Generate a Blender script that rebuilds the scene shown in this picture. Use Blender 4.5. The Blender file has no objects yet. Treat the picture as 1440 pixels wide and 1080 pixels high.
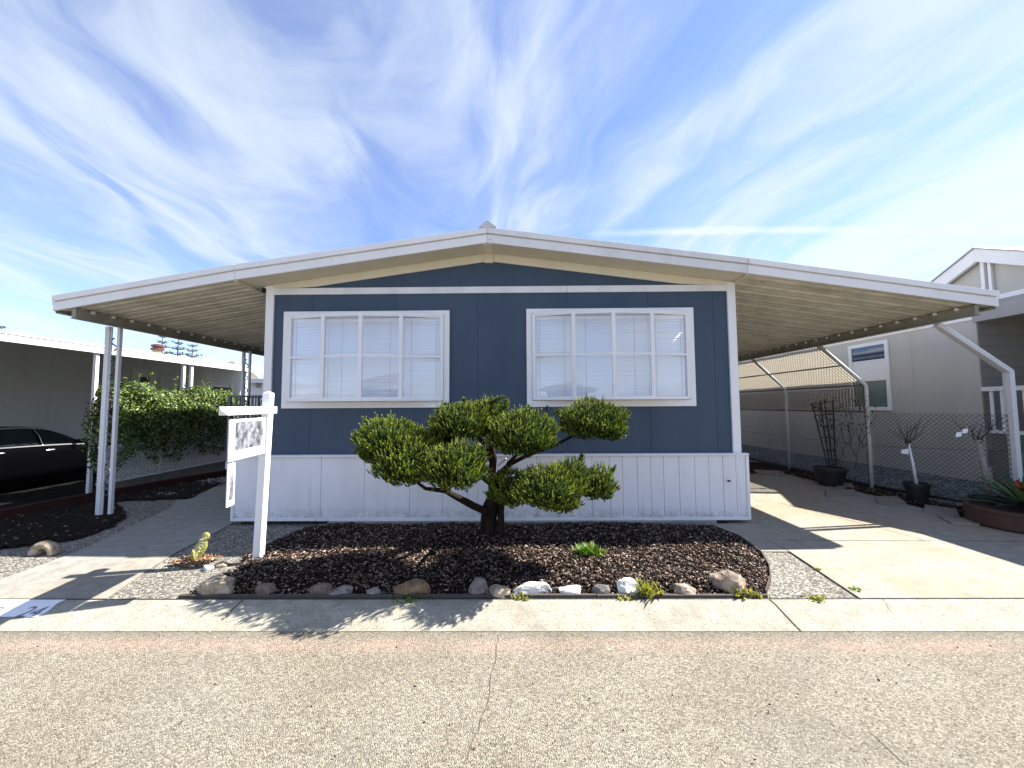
import bpy, bmesh, math, random
import numpy as np
from mathutils import Vector, Matrix
random.seed(7); RNG = np.random.default_rng(7)
SC = bpy.context.scene; COL = SC.collection
PI = math.pi

# ------------------------------------------------------------------ camera
H = 1.8
FPX = 530.0
psi, th, rho = 0.0094, 0.0566, 0.0057
fh = Vector((-math.sin(psi), math.cos(psi), 0)); r0 = Vector((math.cos(psi), math.sin(psi), 0))
F = (fh*math.cos(th) + Vector((0, 0, 1))*math.sin(th)).normalized()
u0 = r0.cross(F).normalized()
Rv = r0*math.cos(rho) - u0*math.sin(rho)
Uv = r0*math.sin(rho) + u0*math.cos(rho)
CAM = Vector((0, 0, H))
def ray(px, py): return F + Rv*((px-720)/FPX) + Uv*((540-py)/FPX)
def at(px, py, Y):                      # point of the place seen at px,py that stands in the plane Y
    d = ray(px, py); return CAM + d*(Y/d.y)
def atx(px, py, X):
    d = ray(px, py); return CAM + d*(X/d.x)
def on(px, py, z=0.0):                  # point of the place on the level z
    d = ray(px, py); return CAM + d*((z-H)/d.z)

cam = bpy.data.cameras.new('camera'); co = bpy.data.objects.new('camera', cam); COL.objects.link(co)
M3 = Matrix((Rv, Uv, -F)).transposed()
co.matrix_world = Matrix.Translation(CAM) @ M3.to_4x4()
cam.sensor_width = 36; cam.lens = FPX/1440*36; cam.clip_end = 3000; cam.clip_start = 0.05
SC.camera = co

# ------------------------------------------------------------------ helpers
def tag(o, label=None, cat=None, group=None, kind=None):
    if label: o['label'] = label
    if cat: o['category'] = cat
    if group: o['group'] = group
    if kind: o['kind'] = kind
    return o
def thing(name, loc, label, cat, group=None):
    o = bpy.data.objects.new(name, None); COL.objects.link(o); o.location = loc; o.empty_display_size = .1
    return tag(o, label, cat, group)
ORG = {}
class MB:
    def __init__(s): s.v = []; s.f = []; s.marks = []
    def add(s, vs, fs):
        n = len(s.v); s.marks.append((len(s.v), len(s.f))); s.v += [tuple(v) for v in vs]; s.f += [tuple(i+n for i in f) for f in fs]; return s
    def box(s, x0, x1, y0, y1, z0, z1):
        if x0 > x1: x0, x1 = x1, x0
        if y0 > y1: y0, y1 = y1, y0
        if z0 > z1: z0, z1 = z1, z0
        return s.add([(x0,y0,z0),(x1,y0,z0),(x1,y1,z0),(x0,y1,z0),(x0,y0,z1),(x1,y0,z1),(x1,y1,z1),(x0,y1,z1)],
              [(0,3,2,1),(4,5,6,7),(0,1,5,4),(1,2,6,5),(2,3,7,6),(3,0,4,7)])
    def bar(s, a, b, w, h=None, up=(0,0,1)):      # rectangular bar from a to b
        a = Vector(a); b = Vector(b); h = h or w; d = (b-a).normalized(); up = Vector(up)
        if abs(d.dot(up)) > .98: up = Vector((0,1,0))
        r = d.cross(up).normalized()*w/2; u = r.cross(d).normalized()*h/2
        vs = [a-r-u, a+r-u, a+r+u, a-r+u, b-r-u, b+r-u, b+r+u, b-r+u]
        return s.add(vs, [(0,1,2,3),(7,6,5,4),(0,4,5,1),(1,5,6,2),(2,6,7,3),(3,7,4,0)])
    def tube(s, pts, rad, n=8, cap=True):
        pts = [Vector(p) for p in pts]; k = len(pts)
        rr = rad if isinstance(rad, (list, tuple)) else [rad]*k
        base = len(s.v); s.marks.append((base, len(s.f))); prev = None
        for i, p in enumerate(pts):
            d = (pts[min(i+1,k-1)]-pts[max(i-1,0)]).normalized()
            if prev is None:
                a = Vector((0,0,1)) if abs(d.z) < .9 else Vector((1,0,0)); x = d.cross(a).normalized()
            else: x = (prev - d*prev.dot(d)).normalized()
            prev = x; y = d.cross(x)
            for j in range(n):
                t = 2*PI*j/n; s.v.append(tuple(p + (x*math.cos(t)+y*math.sin(t))*rr[i]))
        for i in range(k-1):
            for j in range(n):
                a = base+i*n+j; b = base+i*n+(j+1)%n; s.f.append((a, b, b+n, a+n))
        if cap:
            s.f.append(tuple(base+j for j in range(n))[::-1]); s.f.append(tuple(base+(k-1)*n+j for j in range(n)))
        return s
    def prism(s, pts, vec):                        # planar polygon extruded along vec
        n = len(pts); vec = Vector(vec); a = [Vector(p) for p in pts]; b = [p+vec for p in a]
        return s.add(a+b, [tuple(range(n)), tuple(range(2*n-1, n-1, -1))]+[(i, i+n, (i+1)%n+n, (i+1)%n) for i in range(n)])
    def lathe(s, c, prof, n=24):
        base = len(s.v); c = Vector(c)
        for r, z in prof:
            for j in range(n): s.v.append((c.x+r*math.cos(2*PI*j/n), c.y+r*math.sin(2*PI*j/n), c.z+z))
        for i in range(len(prof)-1):
            for j in range(n):
                a = base+i*n+j; b = base+i*n+(j+1)%n; s.f.append((a, b, b+n, a+n))
        return s
    def each(s, name, mat, parent=None, **kw):      # every added piece becomes a mesh of its own
        mk = s.marks+[(len(s.v), len(s.f))]; out = []
        for (v0, f0), (v1, f1) in zip(mk[:-1], mk[1:]):
            q = MB(); q.v = s.v[v0:v1]; q.f = [tuple(i-v0 for i in f) for f in s.f[f0:f1]]; out.append(q.build(name, mat, parent, **kw))
        return out
    def build(s, name, mat, parent=None, bevel=0, smooth=False, fix=True):
        me = bpy.data.meshes.new(name)
        off = parent.matrix_world.translation if parent is not None else Vector((0,0,0))
        if parent is not None:
            off = Vector((0,0,0)); p = parent
            while p is not None: off += Vector(p.location); p = p.parent
        me.from_pydata([(v[0]-off.x, v[1]-off.y, v[2]-off.z) for v in s.v], [], s.f)
        if fix:
            bm = bmesh.new(); bm.from_mesh(me); bmesh.ops.recalc_face_normals(bm, faces=bm.faces)
            big = [f for f in bm.faces if len(f.verts) > 4]
            if big: bmesh.ops.triangulate(bm, faces=big)
            bm.to_mesh(me); bm.free()
        me.materials.append(mat)
        if smooth: me.polygons.foreach_set('use_smooth', [True]*len(me.polygons))
        o = bpy.data.objects.new(name, me); COL.objects.link(o)
        if parent is not None: o.parent = parent
        if bevel:
            m = o.modifiers.new('bevel', 'BEVEL'); m.width = bevel; m.segments = 2; m.limit_method = 'ANGLE'; m.angle_limit = .6
        return o
def fastmesh(name, V, T, mat, parent=None, org=None):   # numpy triangles / quads
    me = bpy.data.meshes.new(name); V = np.asarray(V, float).reshape(-1, 3).copy(); T = np.asarray(T)
    if parent is not None: V -= np.array(parent.location)
    me.vertices.add(len(V)); me.vertices.foreach_set('co', V.ravel())
    k = T.shape[1]; me.loops.add(T.size); me.loops.foreach_set('vertex_index', T.ravel().astype(np.int32))
    me.polygons.add(len(T)); me.polygons.foreach_set('loop_start', np.arange(0, T.size, k, dtype=np.int32))
    me.polygons.foreach_set('loop_total', np.full(len(T), k, dtype=np.int32))
    me.update(calc_edges=True); me.validate(); me.materials.append(mat)
    o = bpy.data.objects.new(name, me); COL.objects.link(o)
    if parent is not None: o.parent = parent
    return o
def inside(pts, x, y):
    c = False; n = len(pts); j = n-1
    for i in range(n):
        xi, yi = pts[i]; xj, yj = pts[j]
        if (yi > y) != (yj > y) and x < (xj-xi)*(y-yi)/(yj-yi)+xi: c = not c
        j = i
    return c
def edged(pts, x, y):
    m = 9e9; n = len(pts); p = Vector((x, y))
    for i in range(n):
        a = Vector(pts[i]); b = Vector(pts[(i+1)%n]); d = b-a
        t = max(0, min(1, (p-a).dot(d)/max(d.length_squared, 1e-9))); m = min(m, (a+d*t-p).length)
    return m
def sheet(name, pts, z, mat, thick=0.0, kind='structure'):
    mb = MB()
    if thick: mb.prism([(p[0], p[1], z) for p in pts], (0, 0, -thick))
    else: mb.add([(p[0], p[1], z) for p in pts], [tuple(range(len(pts)))])
    o = mb.build(name, mat)
    if not thick:
        me = o.data; me.update()
        if me.polygons[0].normal.z < 0: me.flip_normals()
    if kind: o['kind'] = kind
    return o

# ------------------------------------------------------------------ materials
class NT:
    def __init__(s, name):
        s.m = bpy.data.materials.new(name); s.m.use_nodes = True; s.t = s.m.node_tree; s.n = s.t.nodes; s.l = s.t.links
        s.b = s.n['Principled BSDF']; s.tc = s.n.new('ShaderNodeTexCoord')
        s.geo = s.n.new('ShaderNodeNewGeometry')
    def pos(s): return s.geo.outputs['Position']
    def N(s, typ, **kw):
        nd = s.n.new(typ)
        for k, v in kw.items(): setattr(nd, k, v)
        return nd
    def map(s, src, sc):
        mp = s.N('ShaderNodeMapping'); s.l.new(src, mp.inputs[0]); mp.inputs['Scale'].default_value = sc; return mp.outputs[0]
    def noise(s, scale, detail=4, rough=.6, src=None, stretch=None, dist=0):
        v = src or s.pos()
        if stretch: v = s.map(v, stretch)
        nd = s.N('ShaderNodeTexNoise'); s.l.new(v, nd.inputs['Vector']); nd.inputs['Scale'].default_value = scale
        nd.inputs['Detail'].default_value = detail; nd.inputs['Roughness'].default_value = rough
        nd.inputs['Distortion'].default_value = dist
        return nd.outputs['Fac']
    def voro(s, scale, feature='F1', src=None):
        nd = s.N('ShaderNodeTexVoronoi', feature=feature); s.l.new(src or s.pos(), nd.inputs['Vector']); nd.inputs['Scale'].default_value = scale
        return nd
    def ramp(s, fac, stops):
        r = s.N('ShaderNodeValToRGB'); s.l.new(fac, r.inputs[0]); e = r.color_ramp.elements
        while len(e) < len(stops): e.new(.5)
        for i, (p, c) in enumerate(stops):
            e[i].position = p; c = c if hasattr(c, '__len__') else (c, c, c); e[i].color = (c[0], c[1], c[2], 1)
        return r.outputs[0]
    def mix(s, fac, a, b, mode='MIX'):
        x = s.N('ShaderNodeMix', data_type='RGBA', blend_type=mode)
        for inp, v in ((x.inputs[0], fac), (x.inputs[6], a), (x.inputs[7], b)):
            if hasattr(v, 'is_output') or isinstance(v, bpy.types.NodeSocket): s.l.new(v, inp)
            elif hasattr(v, '__len__'): inp.default_value = (*v, 1)
            else: inp.default_value = v
        return x.outputs[2]
    def math(s, op, a, b=0.0, c=None):
        x = s.N('ShaderNodeMath', operation=op)
        for i, v in enumerate((a, b, c)):
            if v is None: continue
            if isinstance(v, bpy.types.NodeSocket): s.l.new(v, x.inputs[i])
            else: x.inputs[i].default_value = v
        return x.outputs[0]
    def sep(s):
        x = s.N('ShaderNodeSeparateXYZ'); s.l.new(s.pos(), x.inputs[0]); return x.outputs
    def color(s, c):
        if isinstance(c, bpy.types.NodeSocket): s.l.new(c, s.b.inputs['Base Color'])
        else: s.b.inputs['Base Color'].default_value = (*c, 1)
        return s
    def rough(s, r, spec=None):
        if isinstance(r, bpy.types.NodeSocket): s.l.new(r, s.b.inputs['Roughness'])
        else: s.b.inputs['Roughness'].default_value = r
        if spec is not None: s.b.inputs['Specular IOR Level'].default_value = spec
        return s
    def bump(s, h, dist, strength=1):
        b = s.N('ShaderNodeBump'); s.l.new(h, b.inputs['Height']); b.inputs['Distance'].default_value = dist; b.inputs['Strength'].default_value = strength
        prev = s.b.inputs['Normal'].links
        if prev: s.l.new(prev[0].from_socket, b.inputs['Normal'])
        s.l.new(b.outputs[0], s.b.inputs['Normal']); return s

def sc3(c, k): return tuple(x*k for x in c)
def painted(name, c, rough=.55, dirt=.12, dirtcol=None, scale=3, spec=.4, chips=0, bumpd=.0006, streak=True):
    t = NT(name); dc = dirtcol or sc3(c, .6)
    f = t.noise(scale, 6, .65, stretch=(1, 1, .25) if streak else None)
    col = t.mix(t.ramp(f, [(.42, 0), (.75, 1)]), c, tuple(a*(1-dirt*2)+b*dirt*2 for a, b in zip(c, dc)))
    if chips:
        g = t.noise(9, 8, .75, stretch=(1, 1, 2.5)); col = t.mix(t.ramp(g, [(.70-chips*.1, 0), (.715-chips*.1, 1)]), col, (.10, .085, .07))
    t.color(col).rough(t.math('MULTIPLY_ADD', f, .25, rough-.12), spec)
    t.bump(t.noise(60, 4, .6), bumpd)
    return t.m
def aggregate(name, stops, scale, bumpd, extra=None, fine=220):
    t = NT(name); v = t.voro(scale)
    sp = t.N('ShaderNodeSeparateColor'); t.l.new(v.outputs['Color'], sp.inputs[0])
    col = t.ramp(sp.outputs[0], stops)
    big = t.noise(.9, 5, .6)
    col = t.mix(t.ramp(big, [(.3, 0), (.7, 1)]), col, (.80, .77, .72), 'MULTIPLY')
    fn = t.noise(fine, 3, .7); col = t.mix(.35, col, t.ramp(fn, [(.3, .45), (.7, 1.25)]), 'MULTIPLY')
    if extra: col = extra(t, col)
    t.color(col).rough(.88, .25)
    h = t.math('SUBTRACT', 1.0, t.math('MULTIPLY', v.outputs['Distance'], 1.3)); t.bump(h, bumpd)
    return t.m

def road_extra(t, col):
    s = t.sep()
    wob = t.math('MULTIPLY_ADD', t.noise(1.3, 3, .5), .10, -.05)
    y = t.math('ADD', s[1], wob)
    band = t.math('SUBTRACT', 1.0, t.math('MULTIPLY', t.math('ABSOLUTE', t.math('SUBTRACT', y, 3.05)), 8.0))
    band = t.math('MAXIMUM', band, 0.0)
    worn = t.math('MULTIPLY', band, t.ramp(t.noise(2.2, 6, .75), [(.34, .15), (.62, 1)]))
    col = t.mix(t.math('MULTIPLY', worn, .25), col, (.62, .33, .28))
    edge = t.math('MAXIMUM', t.math('MULTIPLY_ADD', s[1], 6.0, -18.5), 0.0)
    col = t.mix(t.math('MINIMUM', t.math('MULTIPLY', edge, .40), .40), col, (.12, .10, .085))
    st = t.ramp(t.noise(.8, 6, .65, stretch=(1, 1.8, 1), dist=.8), [(.50, 0), (.70, 1)])
    col = t.mix(t.math('MULTIPLY', st, .28), col, (.16, .15, .13))
    return col
M = {}
M['road'] = aggregate('asphalt', [(0, (.12,.106,.082)), (.2, (.22,.198,.155)), (.65, (.315,.285,.226)), (1, (.49,.455,.37))], 120, .007, road_extra, fine=170)
M['pebble'] = aggregate('exposed_aggregate', [(0, (.06,.058,.052)), (.35, (.15,.14,.12)), (.7, (.28,.265,.235)), (1, (.50,.47,.42))], 62, .008)
M['gravel'] = aggregate('blue_gravel', [(0, (.05,.058,.06)), (.5, (.14,.155,.16)), (1, (.40,.42,.42))], 38, .022)

def concrete(name, c, stain=(.32,.25,.17), stainamt=.35, speck=.5, seed=0, sc=1.0):
    t = NT(name)
    src = t.N('ShaderNodeVectorMath', operation='ADD'); t.l.new(t.pos(), src.inputs[0]); src.inputs[1].default_value = (seed*13.1, seed*7.7, 0); P = src.outputs[0]
    big = t.noise(.7*sc, 6, .62, src=P, dist=.6)
    col = t.mix(t.ramp(big, [(.42, 0), (.68, 1)]), c, tuple(a*(1-stainamt)+b*stainamt for a, b in zip(c, stain)))
    mid = t.noise(7, 6, .7, src=P); col = t.mix(.6, col, t.ramp(mid, [(.3, .55), (.65, 1.15)]), 'MULTIPLY')
    v = t.voro(95); pit = t.ramp(t.noise(75, 2, .5), [(.56, 0), (.66, 1)])
    col = t.mix(t.math('MULTIPLY', pit, speck), col, sc3(c, .42))
    t.color(col).rough(.85, .3); t.bump(t.noise(120, 4, .7), .0025); t.bump(t.noise(8, 4, .6), .004)
    return t.m
M['drive'] = concrete('driveway_concrete', (.32,.295,.245), stain=(.34,.23,.12), stainamt=.6)
M['path'] = concrete('path_concrete', (.29,.283,.255), stain=(.30,.22,.14), stainamt=.35, seed=3)
M['curb'] = concrete('curb_concrete', (.345,.327,.27), stain=(.25,.22,.165), stainamt=.5, seed=5, speck=.9, sc=2)
t = NT('shade_black_asphalt'); t.color(t.ramp(t.noise(90, 4), [(.3, (.004,.004,.004)), (.7, (.014,.013,.012))])).rough(.9, .1); M['tar'] = t.m  # near-black colour stands in for shade over the neighbour's driveway
M['crack'] = concrete('crack_fill', (.10,.09,.075))
M['foot'] = concrete('footing_concrete', (.30,.29,.26), seed=7)
M['flag'] = concrete('flagstone', (.28,.24,.20), seed=9, stainamt=.5)
t = NT('ground_soil'); t.color(t.ramp(t.noise(2, 8, .7), [(.3, (.07,.06,.05)), (.7, (.15,.13,.11))])).rough(.95, .1); t.bump(t.noise(30, 6, .7), .02); M['ground'] = t.m
t = NT('dark_soil'); t.color(t.ramp(t.noise(14, 8, .75), [(.3, (.007,.006,.005)), (.7, (.032,.024,.02))])).rough(.95, .1); t.bump(t.noise(45, 6, .75), .03); M['soil'] = t.m
t = NT('mulch_bed'); t.color(t.ramp(t.noise(60, 6, .8), [(.3, (.006,.004,.004)), (.52, (.02,.013,.011)), (.75, (.07,.05,.04))])).rough(.95, .1); t.bump(t.noise(70, 4, .8), .02); M['mulch'] = t.m
def chipmat(name, stops):
    t = NT(name); rnd = t.geo.outputs['Random Per Island']; t.color(t.ramp(rnd, stops)).rough(.9, .15); return t.m
M['chip'] = chipmat('bark_chip', [(0, (.006,.004,.0035)), (.42, (.024,.015,.012)), (.72, (.115,.078,.060)), (.92, (.27,.20,.155)), (1, (.48,.40,.34))])
M['litter'] = chipmat('leaf_litter', [(0, (.02,.013,.01)), (.7, (.09,.06,.04)), (1, (.35,.28,.19))])

t = NT('blue_siding'); f = t.noise(2.2, 6, .6, stretch=(1,1,.3))
t.color(t.mix(t.ramp(f, [(.35, 0), (.75, 1)]), (.042,.067,.106), (.056,.083,.122))).rough(.62, .35)
t.bump(t.noise(26, 6, .7, stretch=(6,6,.35)), .0022); t.bump(t.noise(3, 2), .004); M['blue'] = t.m
M['white'] = painted('white_trim', (.80,.79,.79), chips=.12, dirt=.10, dirtcol=(.52,.50,.46))
M['whitechip'] = painted('worn_white_trim', (.74,.73,.73), chips=.35, dirt=.2, dirtcol=(.42,.40,.38))
M['skirt'] = painted('skirting_paint', (.76,.76,.79), dirt=.20, dirtcol=(.46,.46,.48), scale=2, bumpd=.0015)
t = NT('skirting_paint_soiled'); f = t.noise(2, 6, .65, stretch=(1,1,.3)); z_ = t.sep()[2]
spl = t.math('MULTIPLY', t.math('MAXIMUM', t.math('MULTIPLY_ADD', z_, -5.0, 1.35), 0.0), t.ramp(t.noise(7, 7, .75), [(.40, 0), (.62, .8)]))
run = t.ramp(t.noise(9, 5, .7, stretch=(1,1,.06)), [(.60, 0), (.74, .35)])
c = t.mix(t.ramp(f, [(.42, 0), (.78, .45)]), (.77,.77,.80), (.52,.52,.54)); c = t.mix(run, c, (.44,.43,.42)); c = t.mix(spl, c, (.30,.26,.22))
t.color(c).rough(.55, .4); t.bump(t.noise(40, 5, .6), .0015); t.bump(t.noise(1.7, 2), .012); M['skirt'] = t.m
M['cream'] = painted('cream_soffit', (.62,.57,.46), dirt=.15, dirtcol=(.45,.38,.27))
M['rake'] = painted('cream_rake', (.70,.64,.50), dirt=.12, chips=.1)
M['alu'] = painted('carport_panel', (.70,.67,.58), rough=.5, dirt=.28, dirtcol=(.24,.21,.16), scale=2.2)
M['beam'] = painted('carport_beam', (.30,.28,.22), rough=.5, dirt=.3, dirtcol=(.13,.10,.08), scale=4, streak=False)
M['post'] = painted('post_paint', (.70,.70,.72), rough=.45, dirt=.12)
M['roof'] = painted('roof_coating', (.62,.62,.61), dirt=.25, streak=False)
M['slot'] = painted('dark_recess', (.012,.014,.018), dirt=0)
M['signw'] = painted('sign_post_white', (.82,.82,.82), rough=.4, dirt=.04)
M['number'] = painted('number_patch_white', (.82,.83,.86), dirt=.15, rough=.6)
M['ink'] = painted('number_ink', (.16,.18,.24), dirt=.1, rough=.7)
M['black'] = painted('black_plastic', (.015,.015,.016), rough=.5, dirt=.2, dirtcol=(.06,.055,.05))
M['rust'] = painted('red_flue_cap', (.10,.026,.016), dirt=.3, dirtcol=(.08,.04,.03))
M['tan'] = painted('flue_tan', (.34,.25,.15))
M['red'] = painted('red_edging', (.045,.010,.008), dirt=.4, dirtcol=(.02,.009,.007), rough=.8)
M['ledge'] = concrete('ledge_concrete', (.30,.27,.21), seed=11)
M['nwall'] = painted('grey_beige_wall', (.50,.475,.43), dirt=.16, dirtcol=(.34,.31,.26), scale=1.3)
M['nsiding'] = painted('grey_lap_siding', (.20,.19,.17), dirt=.1)
M['ngrey'] = painted('grey_gable_panel', (.33,.32,.31), dirt=.1)
M['lwall'] = painted('left_grey_wall', (.66,.70,.69), dirt=.3, dirtcol=(.30,.33,.27), scale=.9)
M['lwhite'] = painted('neighbour_white', (.80,.80,.79), dirt=.05)
M['dglass'] = None
def glossy(name, c, rough, spec=.5, metal=0):
    t = NT(name); t.color(c).rough(rough, spec); t.b.inputs['Metallic'].default_value = metal; return t.m
M['darkglass'] = glossy('dark_glass', (.012,.02,.026), .04, .8)
M['skyglass'] = glossy('upper_sash_glass', (.02,.055,.12), .05, .8)
M['greenglass'] = glossy('obscured_glass', (.13,.18,.165), .25, .5)
M['chrome'] = glossy('chrome', (.85,.85,.85), .42, .5, .85)
M['carpaint'] = glossy('black_car_paint', (.0015,.0015,.002), .22, .05); 
M['carpaint'].node_tree.nodes['Principled BSDF'].inputs['Coat Weight'].default_value = .0
M['rubber'] = glossy('tyre_rubber', (.015,.015,.015), .8, .2)
M['galv'] = glossy('galvanised_wire', (.32,.32,.31), .45, .5, .6)
M['wire'] = glossy('dull_wire', (.075,.08,.08), .6, .3, .2)
M['pipe'] = painted('fence_pipe', (.72,.72,.71), rough=.4, dirt=.12, dirtcol=(.2,.18,.16))
M['darkmetal'] = glossy('dark_railing', (.12,.13,.15), .45, .4, .2)
M['bpipe'] = painted('dark_rail_pipe', (.16,.13,.10), rough=.5, dirt=.3)
t = NT('privacy_slat'); t.color(t.ramp(t.noise(6, 4), [(.3, (.46,.41,.31)), (.7, (.62,.56,.44))])).rough(.5, .4)
tr = t.N('ShaderNodeBsdfTranslucent'); tr.inputs[0].default_value = (.58,.51,.39,1); mx = t.N('ShaderNodeMixShader'); mx.inputs[0].default_value = .45
t.l.new(t.b.outputs[0], mx.inputs[1]); t.l.new(tr.outputs[0], mx.inputs[2]); t.l.new(mx.outputs[0], t.n['Material Output'].inputs[0]); M['slat'] = t.m
def glass(name, tint=(1,1,1), ior=1.62):
    t = NT(name); fr = t.N('ShaderNodeFresnel'); fr.inputs[0].default_value = ior
    g = t.N('ShaderNodeBsdfGlossy'); g.inputs['Roughness'].default_value = .015
    g.inputs[0].default_value = (.95,.97,1,1)
    t.bumpn = t.N('ShaderNodeBump'); t.l.new(t.noise(2.2, 2, .4), t.bumpn.inputs['Height']); t.bumpn.inputs['Distance'].default_value = .002
    t.l.new(t.bumpn.outputs[0], g.inputs['Normal'])
    tp = t.N('ShaderNodeBsdfTransparent'); tp.inputs[0].default_value = (*tint, 1); mx = t.N('ShaderNodeMixShader')
    f2 = t.math('MINIMUM', t.math('MULTIPLY', fr.outputs[0], 2.0), .26)
    t.l.new(f2, mx.inputs[0]); t.l.new(tp.outputs[0], mx.inputs[1]); t.l.new(g.outputs[0], mx.inputs[2])
    t.l.new(mx.outputs[0], t.n['Material Output'].inputs[0]); return t.m
M['glass'] = glass('window_glass')
M['blind'] = painted('blind_white', (.93,.955,1.0), rough=.5, dirt=.01)
def leafmat(name, stops, trans=.35, tcol=(.35,.5,.06), rough=.5):
    t = NT(name); rnd = t.geo.outputs['Random Per Island']
    c = t.ramp(rnd, stops); v = t.noise(5, 3, .6); c = t.mix(.5, c, t.ramp(v, [(.3, .62), (.7, 1.3)]), 'MULTIPLY')
    t.color(c).rough(rough, .35)
    tr = t.N('ShaderNodeBsdfTranslucent'); tc = t.mix(1.0, c, tcol, 'MULTIPLY'); 
    br = t.N('ShaderNodeHueSaturation'); t.l.new(c, br.inputs['Color']); br.inputs['Value'].default_value = 1.3; br.inputs['Saturation'].default_value = 1.15
    t.l.new(br.outputs[0], tr.inputs[0]); mx = t.N('ShaderNodeMixShader'); mx.inputs[0].default_value = trans
    t.l.new(t.b.outputs[0], mx.inputs[1]); t.l.new(tr.outputs[0], mx.inputs[2]); t.l.new(mx.outputs[0], t.n['Material Output'].inputs[0]); return t.m
t = NT('juniper_foliage'); at0 = t.N('ShaderNodeAttribute', attribute_name='tone'); c = t.ramp(at0.outputs['Fac'], [(.05, (.010,.024,.005)), (.40, (.038,.072,.010)), (.62, (.15,.20,.018)), (.93, (.42,.47,.05))])
t.color(c).rough(.5, .3); tr = t.N('ShaderNodeBsdfTranslucent'); t.l.new(c, tr.inputs[0]); mx = t.N('ShaderNodeMixShader'); mx.inputs[0].default_value = .15
t.l.new(t.b.outputs[0], mx.inputs[1]); t.l.new(tr.outputs[0], mx.inputs[2]); t.l.new(mx.outputs[0], t.n['Material Output'].inputs[0]); M['juniper'] = t.m
M['jcore'] = painted('juniper_shade_core', (.022,.036,.010), rough=.95, dirt=.3, spec=.0, bumpd=.01)  # dark green of the pad cores stands in for shade inside the crown
M['hedge'] = leafmat('hedge_leaf', [(0, (.012,.028,.006)), (.5, (.045,.085,.012)), (.85, (.17,.24,.04)), (1, (.38,.44,.15))], .28)
M['weed'] = leafmat('weed_leaf', [(0, (.06,.13,.02)), (.6, (.14,.24,.04)), (1, (.30,.36,.10))], .35)
M['weedy'] = leafmat('yellow_weed', [(0, (.14,.17,.03)), (.6, (.26,.27,.05)), (1, (.40,.36,.12))], .35)
M['agave'] = leafmat('agave_leaf', [(0, (.05,.12,.04)), (.6, (.10,.19,.06)), (1, (.22,.30,.08))], .15)
M['agaved'] = leafmat('agave_dark', [(0, (.02,.04,.03)), (1, (.05,.07,.05))], .1)
M['flower'] = leafmat('red_bloom', [(0, (.30,.04,.03)), (1, (.5,.10,.06))], .2)
M['vine'] = leafmat('dead_vine_leaf', [(0, (.03,.018,.015)), (.7, (.10,.05,.04)), (1, (.22,.14,.10))], .2)
M['conifer'] = leafmat('far_conifer', [(0, (.07,.09,.08)), (1, (.13,.16,.13))], .1)
t = NT('juniper_bark'); f = t.noise(22, 8, .75, stretch=(1,1,.22)); t.color(t.ramp(f, [(.35, (.010,.007,.005)), (.6, (.045,.030,.022)), (.8, (.20,.155,.12))])).rough(.9, .15); t.bump(f, .04); M['bark'] = t.m
t = NT('cut_limb'); f = t.noise(22, 6, .7, stretch=(1,1,.4)); t.color(t.ramp(f, [(.3, (.30,.27,.23)), (.7, (.66,.62,.55))])).rough(.8, .2); t.bump(f, .006); M['deadwood'] = t.m
t = NT('sapling_bark'); f = t.noise(20, 6, .7); t.color(t.ramp(f, [(.3, (.16,.14,.12)), (.7, (.36,.33,.29))])).rough(.85, .2); t.bump(f, .006); M['sapling'] = t.m
M['twig'] = glossy('twig', (.06,.05,.042), .8, .2)
M['trellis'] = painted('trellis_wood', (.022,.020,.018), dirt=.3, dirtcol=(.05,.04,.03))
M['terracotta'] = painted('terracotta_planter', (.085,.04,.03), rough=.85, dirt=.4, dirtcol=(.06,.035,.028), streak=False, scale=8)
M['woodedge'] = painted('wood_edging', (.085,.072,.058), rough=.9, dirt=.4, dirtcol=(.05,.04,.035), scale=6, streak=False)
t = NT('cactus_pad'); f = t.noise(26, 4, .6); t.color(t.mix(t.ramp(f, [(.45, 0), (.6, 1)]), (.38,.37,.10), (.27,.28,.08))).rough(.5, .4); v = t.voro(55); t.bump(v.outputs['Distance'], .004); M['cactus'] = t.m
def rockmat(name, a, b, c, sc=9):
    t = NT(name); f = t.noise(sc, 9, .7, dist=.5); col = t.ramp(f, [(.28, a), (.5, b), (.74, c)])
    t.color(col).rough(.9, .25); t.bump(t.noise(sc*3, 9, .75), .018); t.bump(t.voro(sc*1.4).outputs['Distance'], .02); return t.m
M['r_tan'] = rockmat('tan_rock', (.20,.15,.10), (.42,.34,.24), (.60,.52,.41))
M['r_white'] = rockmat('white_rock', (.38,.37,.36), (.66,.65,.63), (.80,.79,.77))
M['r_grey'] = rockmat('grey_rock', (.10,.09,.085), (.22,.20,.185), (.36,.33,.30))
M['r_orange'] = rockmat('rust_rock', (.10,.060,.035), (.23,.145,.08), (.36,.26,.16))
M['r_pink'] = rockmat('pink_rock', (.16,.11,.08), (.36,.28,.215), (.56,.47,.38))
M['r_brown'] = rockmat('brown_rock', (.07,.055,.045), (.16,.125,.10), (.30,.245,.20))
M['hill'] = rockmat('hill_scrub', (.06,.07,.05), (.12,.12,.085), (.20,.18,.13), .05)
t = NT('sign_print')    # smudged listing photo
s_ = t.sep(); v = t.noise(10, 5, .7, stretch=(1,1,1)); c = t.ramp(v, [(.34, (.03,.035,.045)), (.46, (.13,.135,.16)), (.58, (.28,.29,.33)), (.74, (.55,.55,.58))]); t.color(c).rough(.35, .5); M['print'] = t.m

# ------------------------------------------------------------------ key dimensions
YW = on(690, 735).y            # front wall plane (about 5.8 m)
YF = YW*.932                   # fascia plane
print('YW', YW, 'YF', YF)
ZR = -.07                      # road level
YC = 3.62; YE = 3.23           # back and front of the gutter kerb

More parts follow.
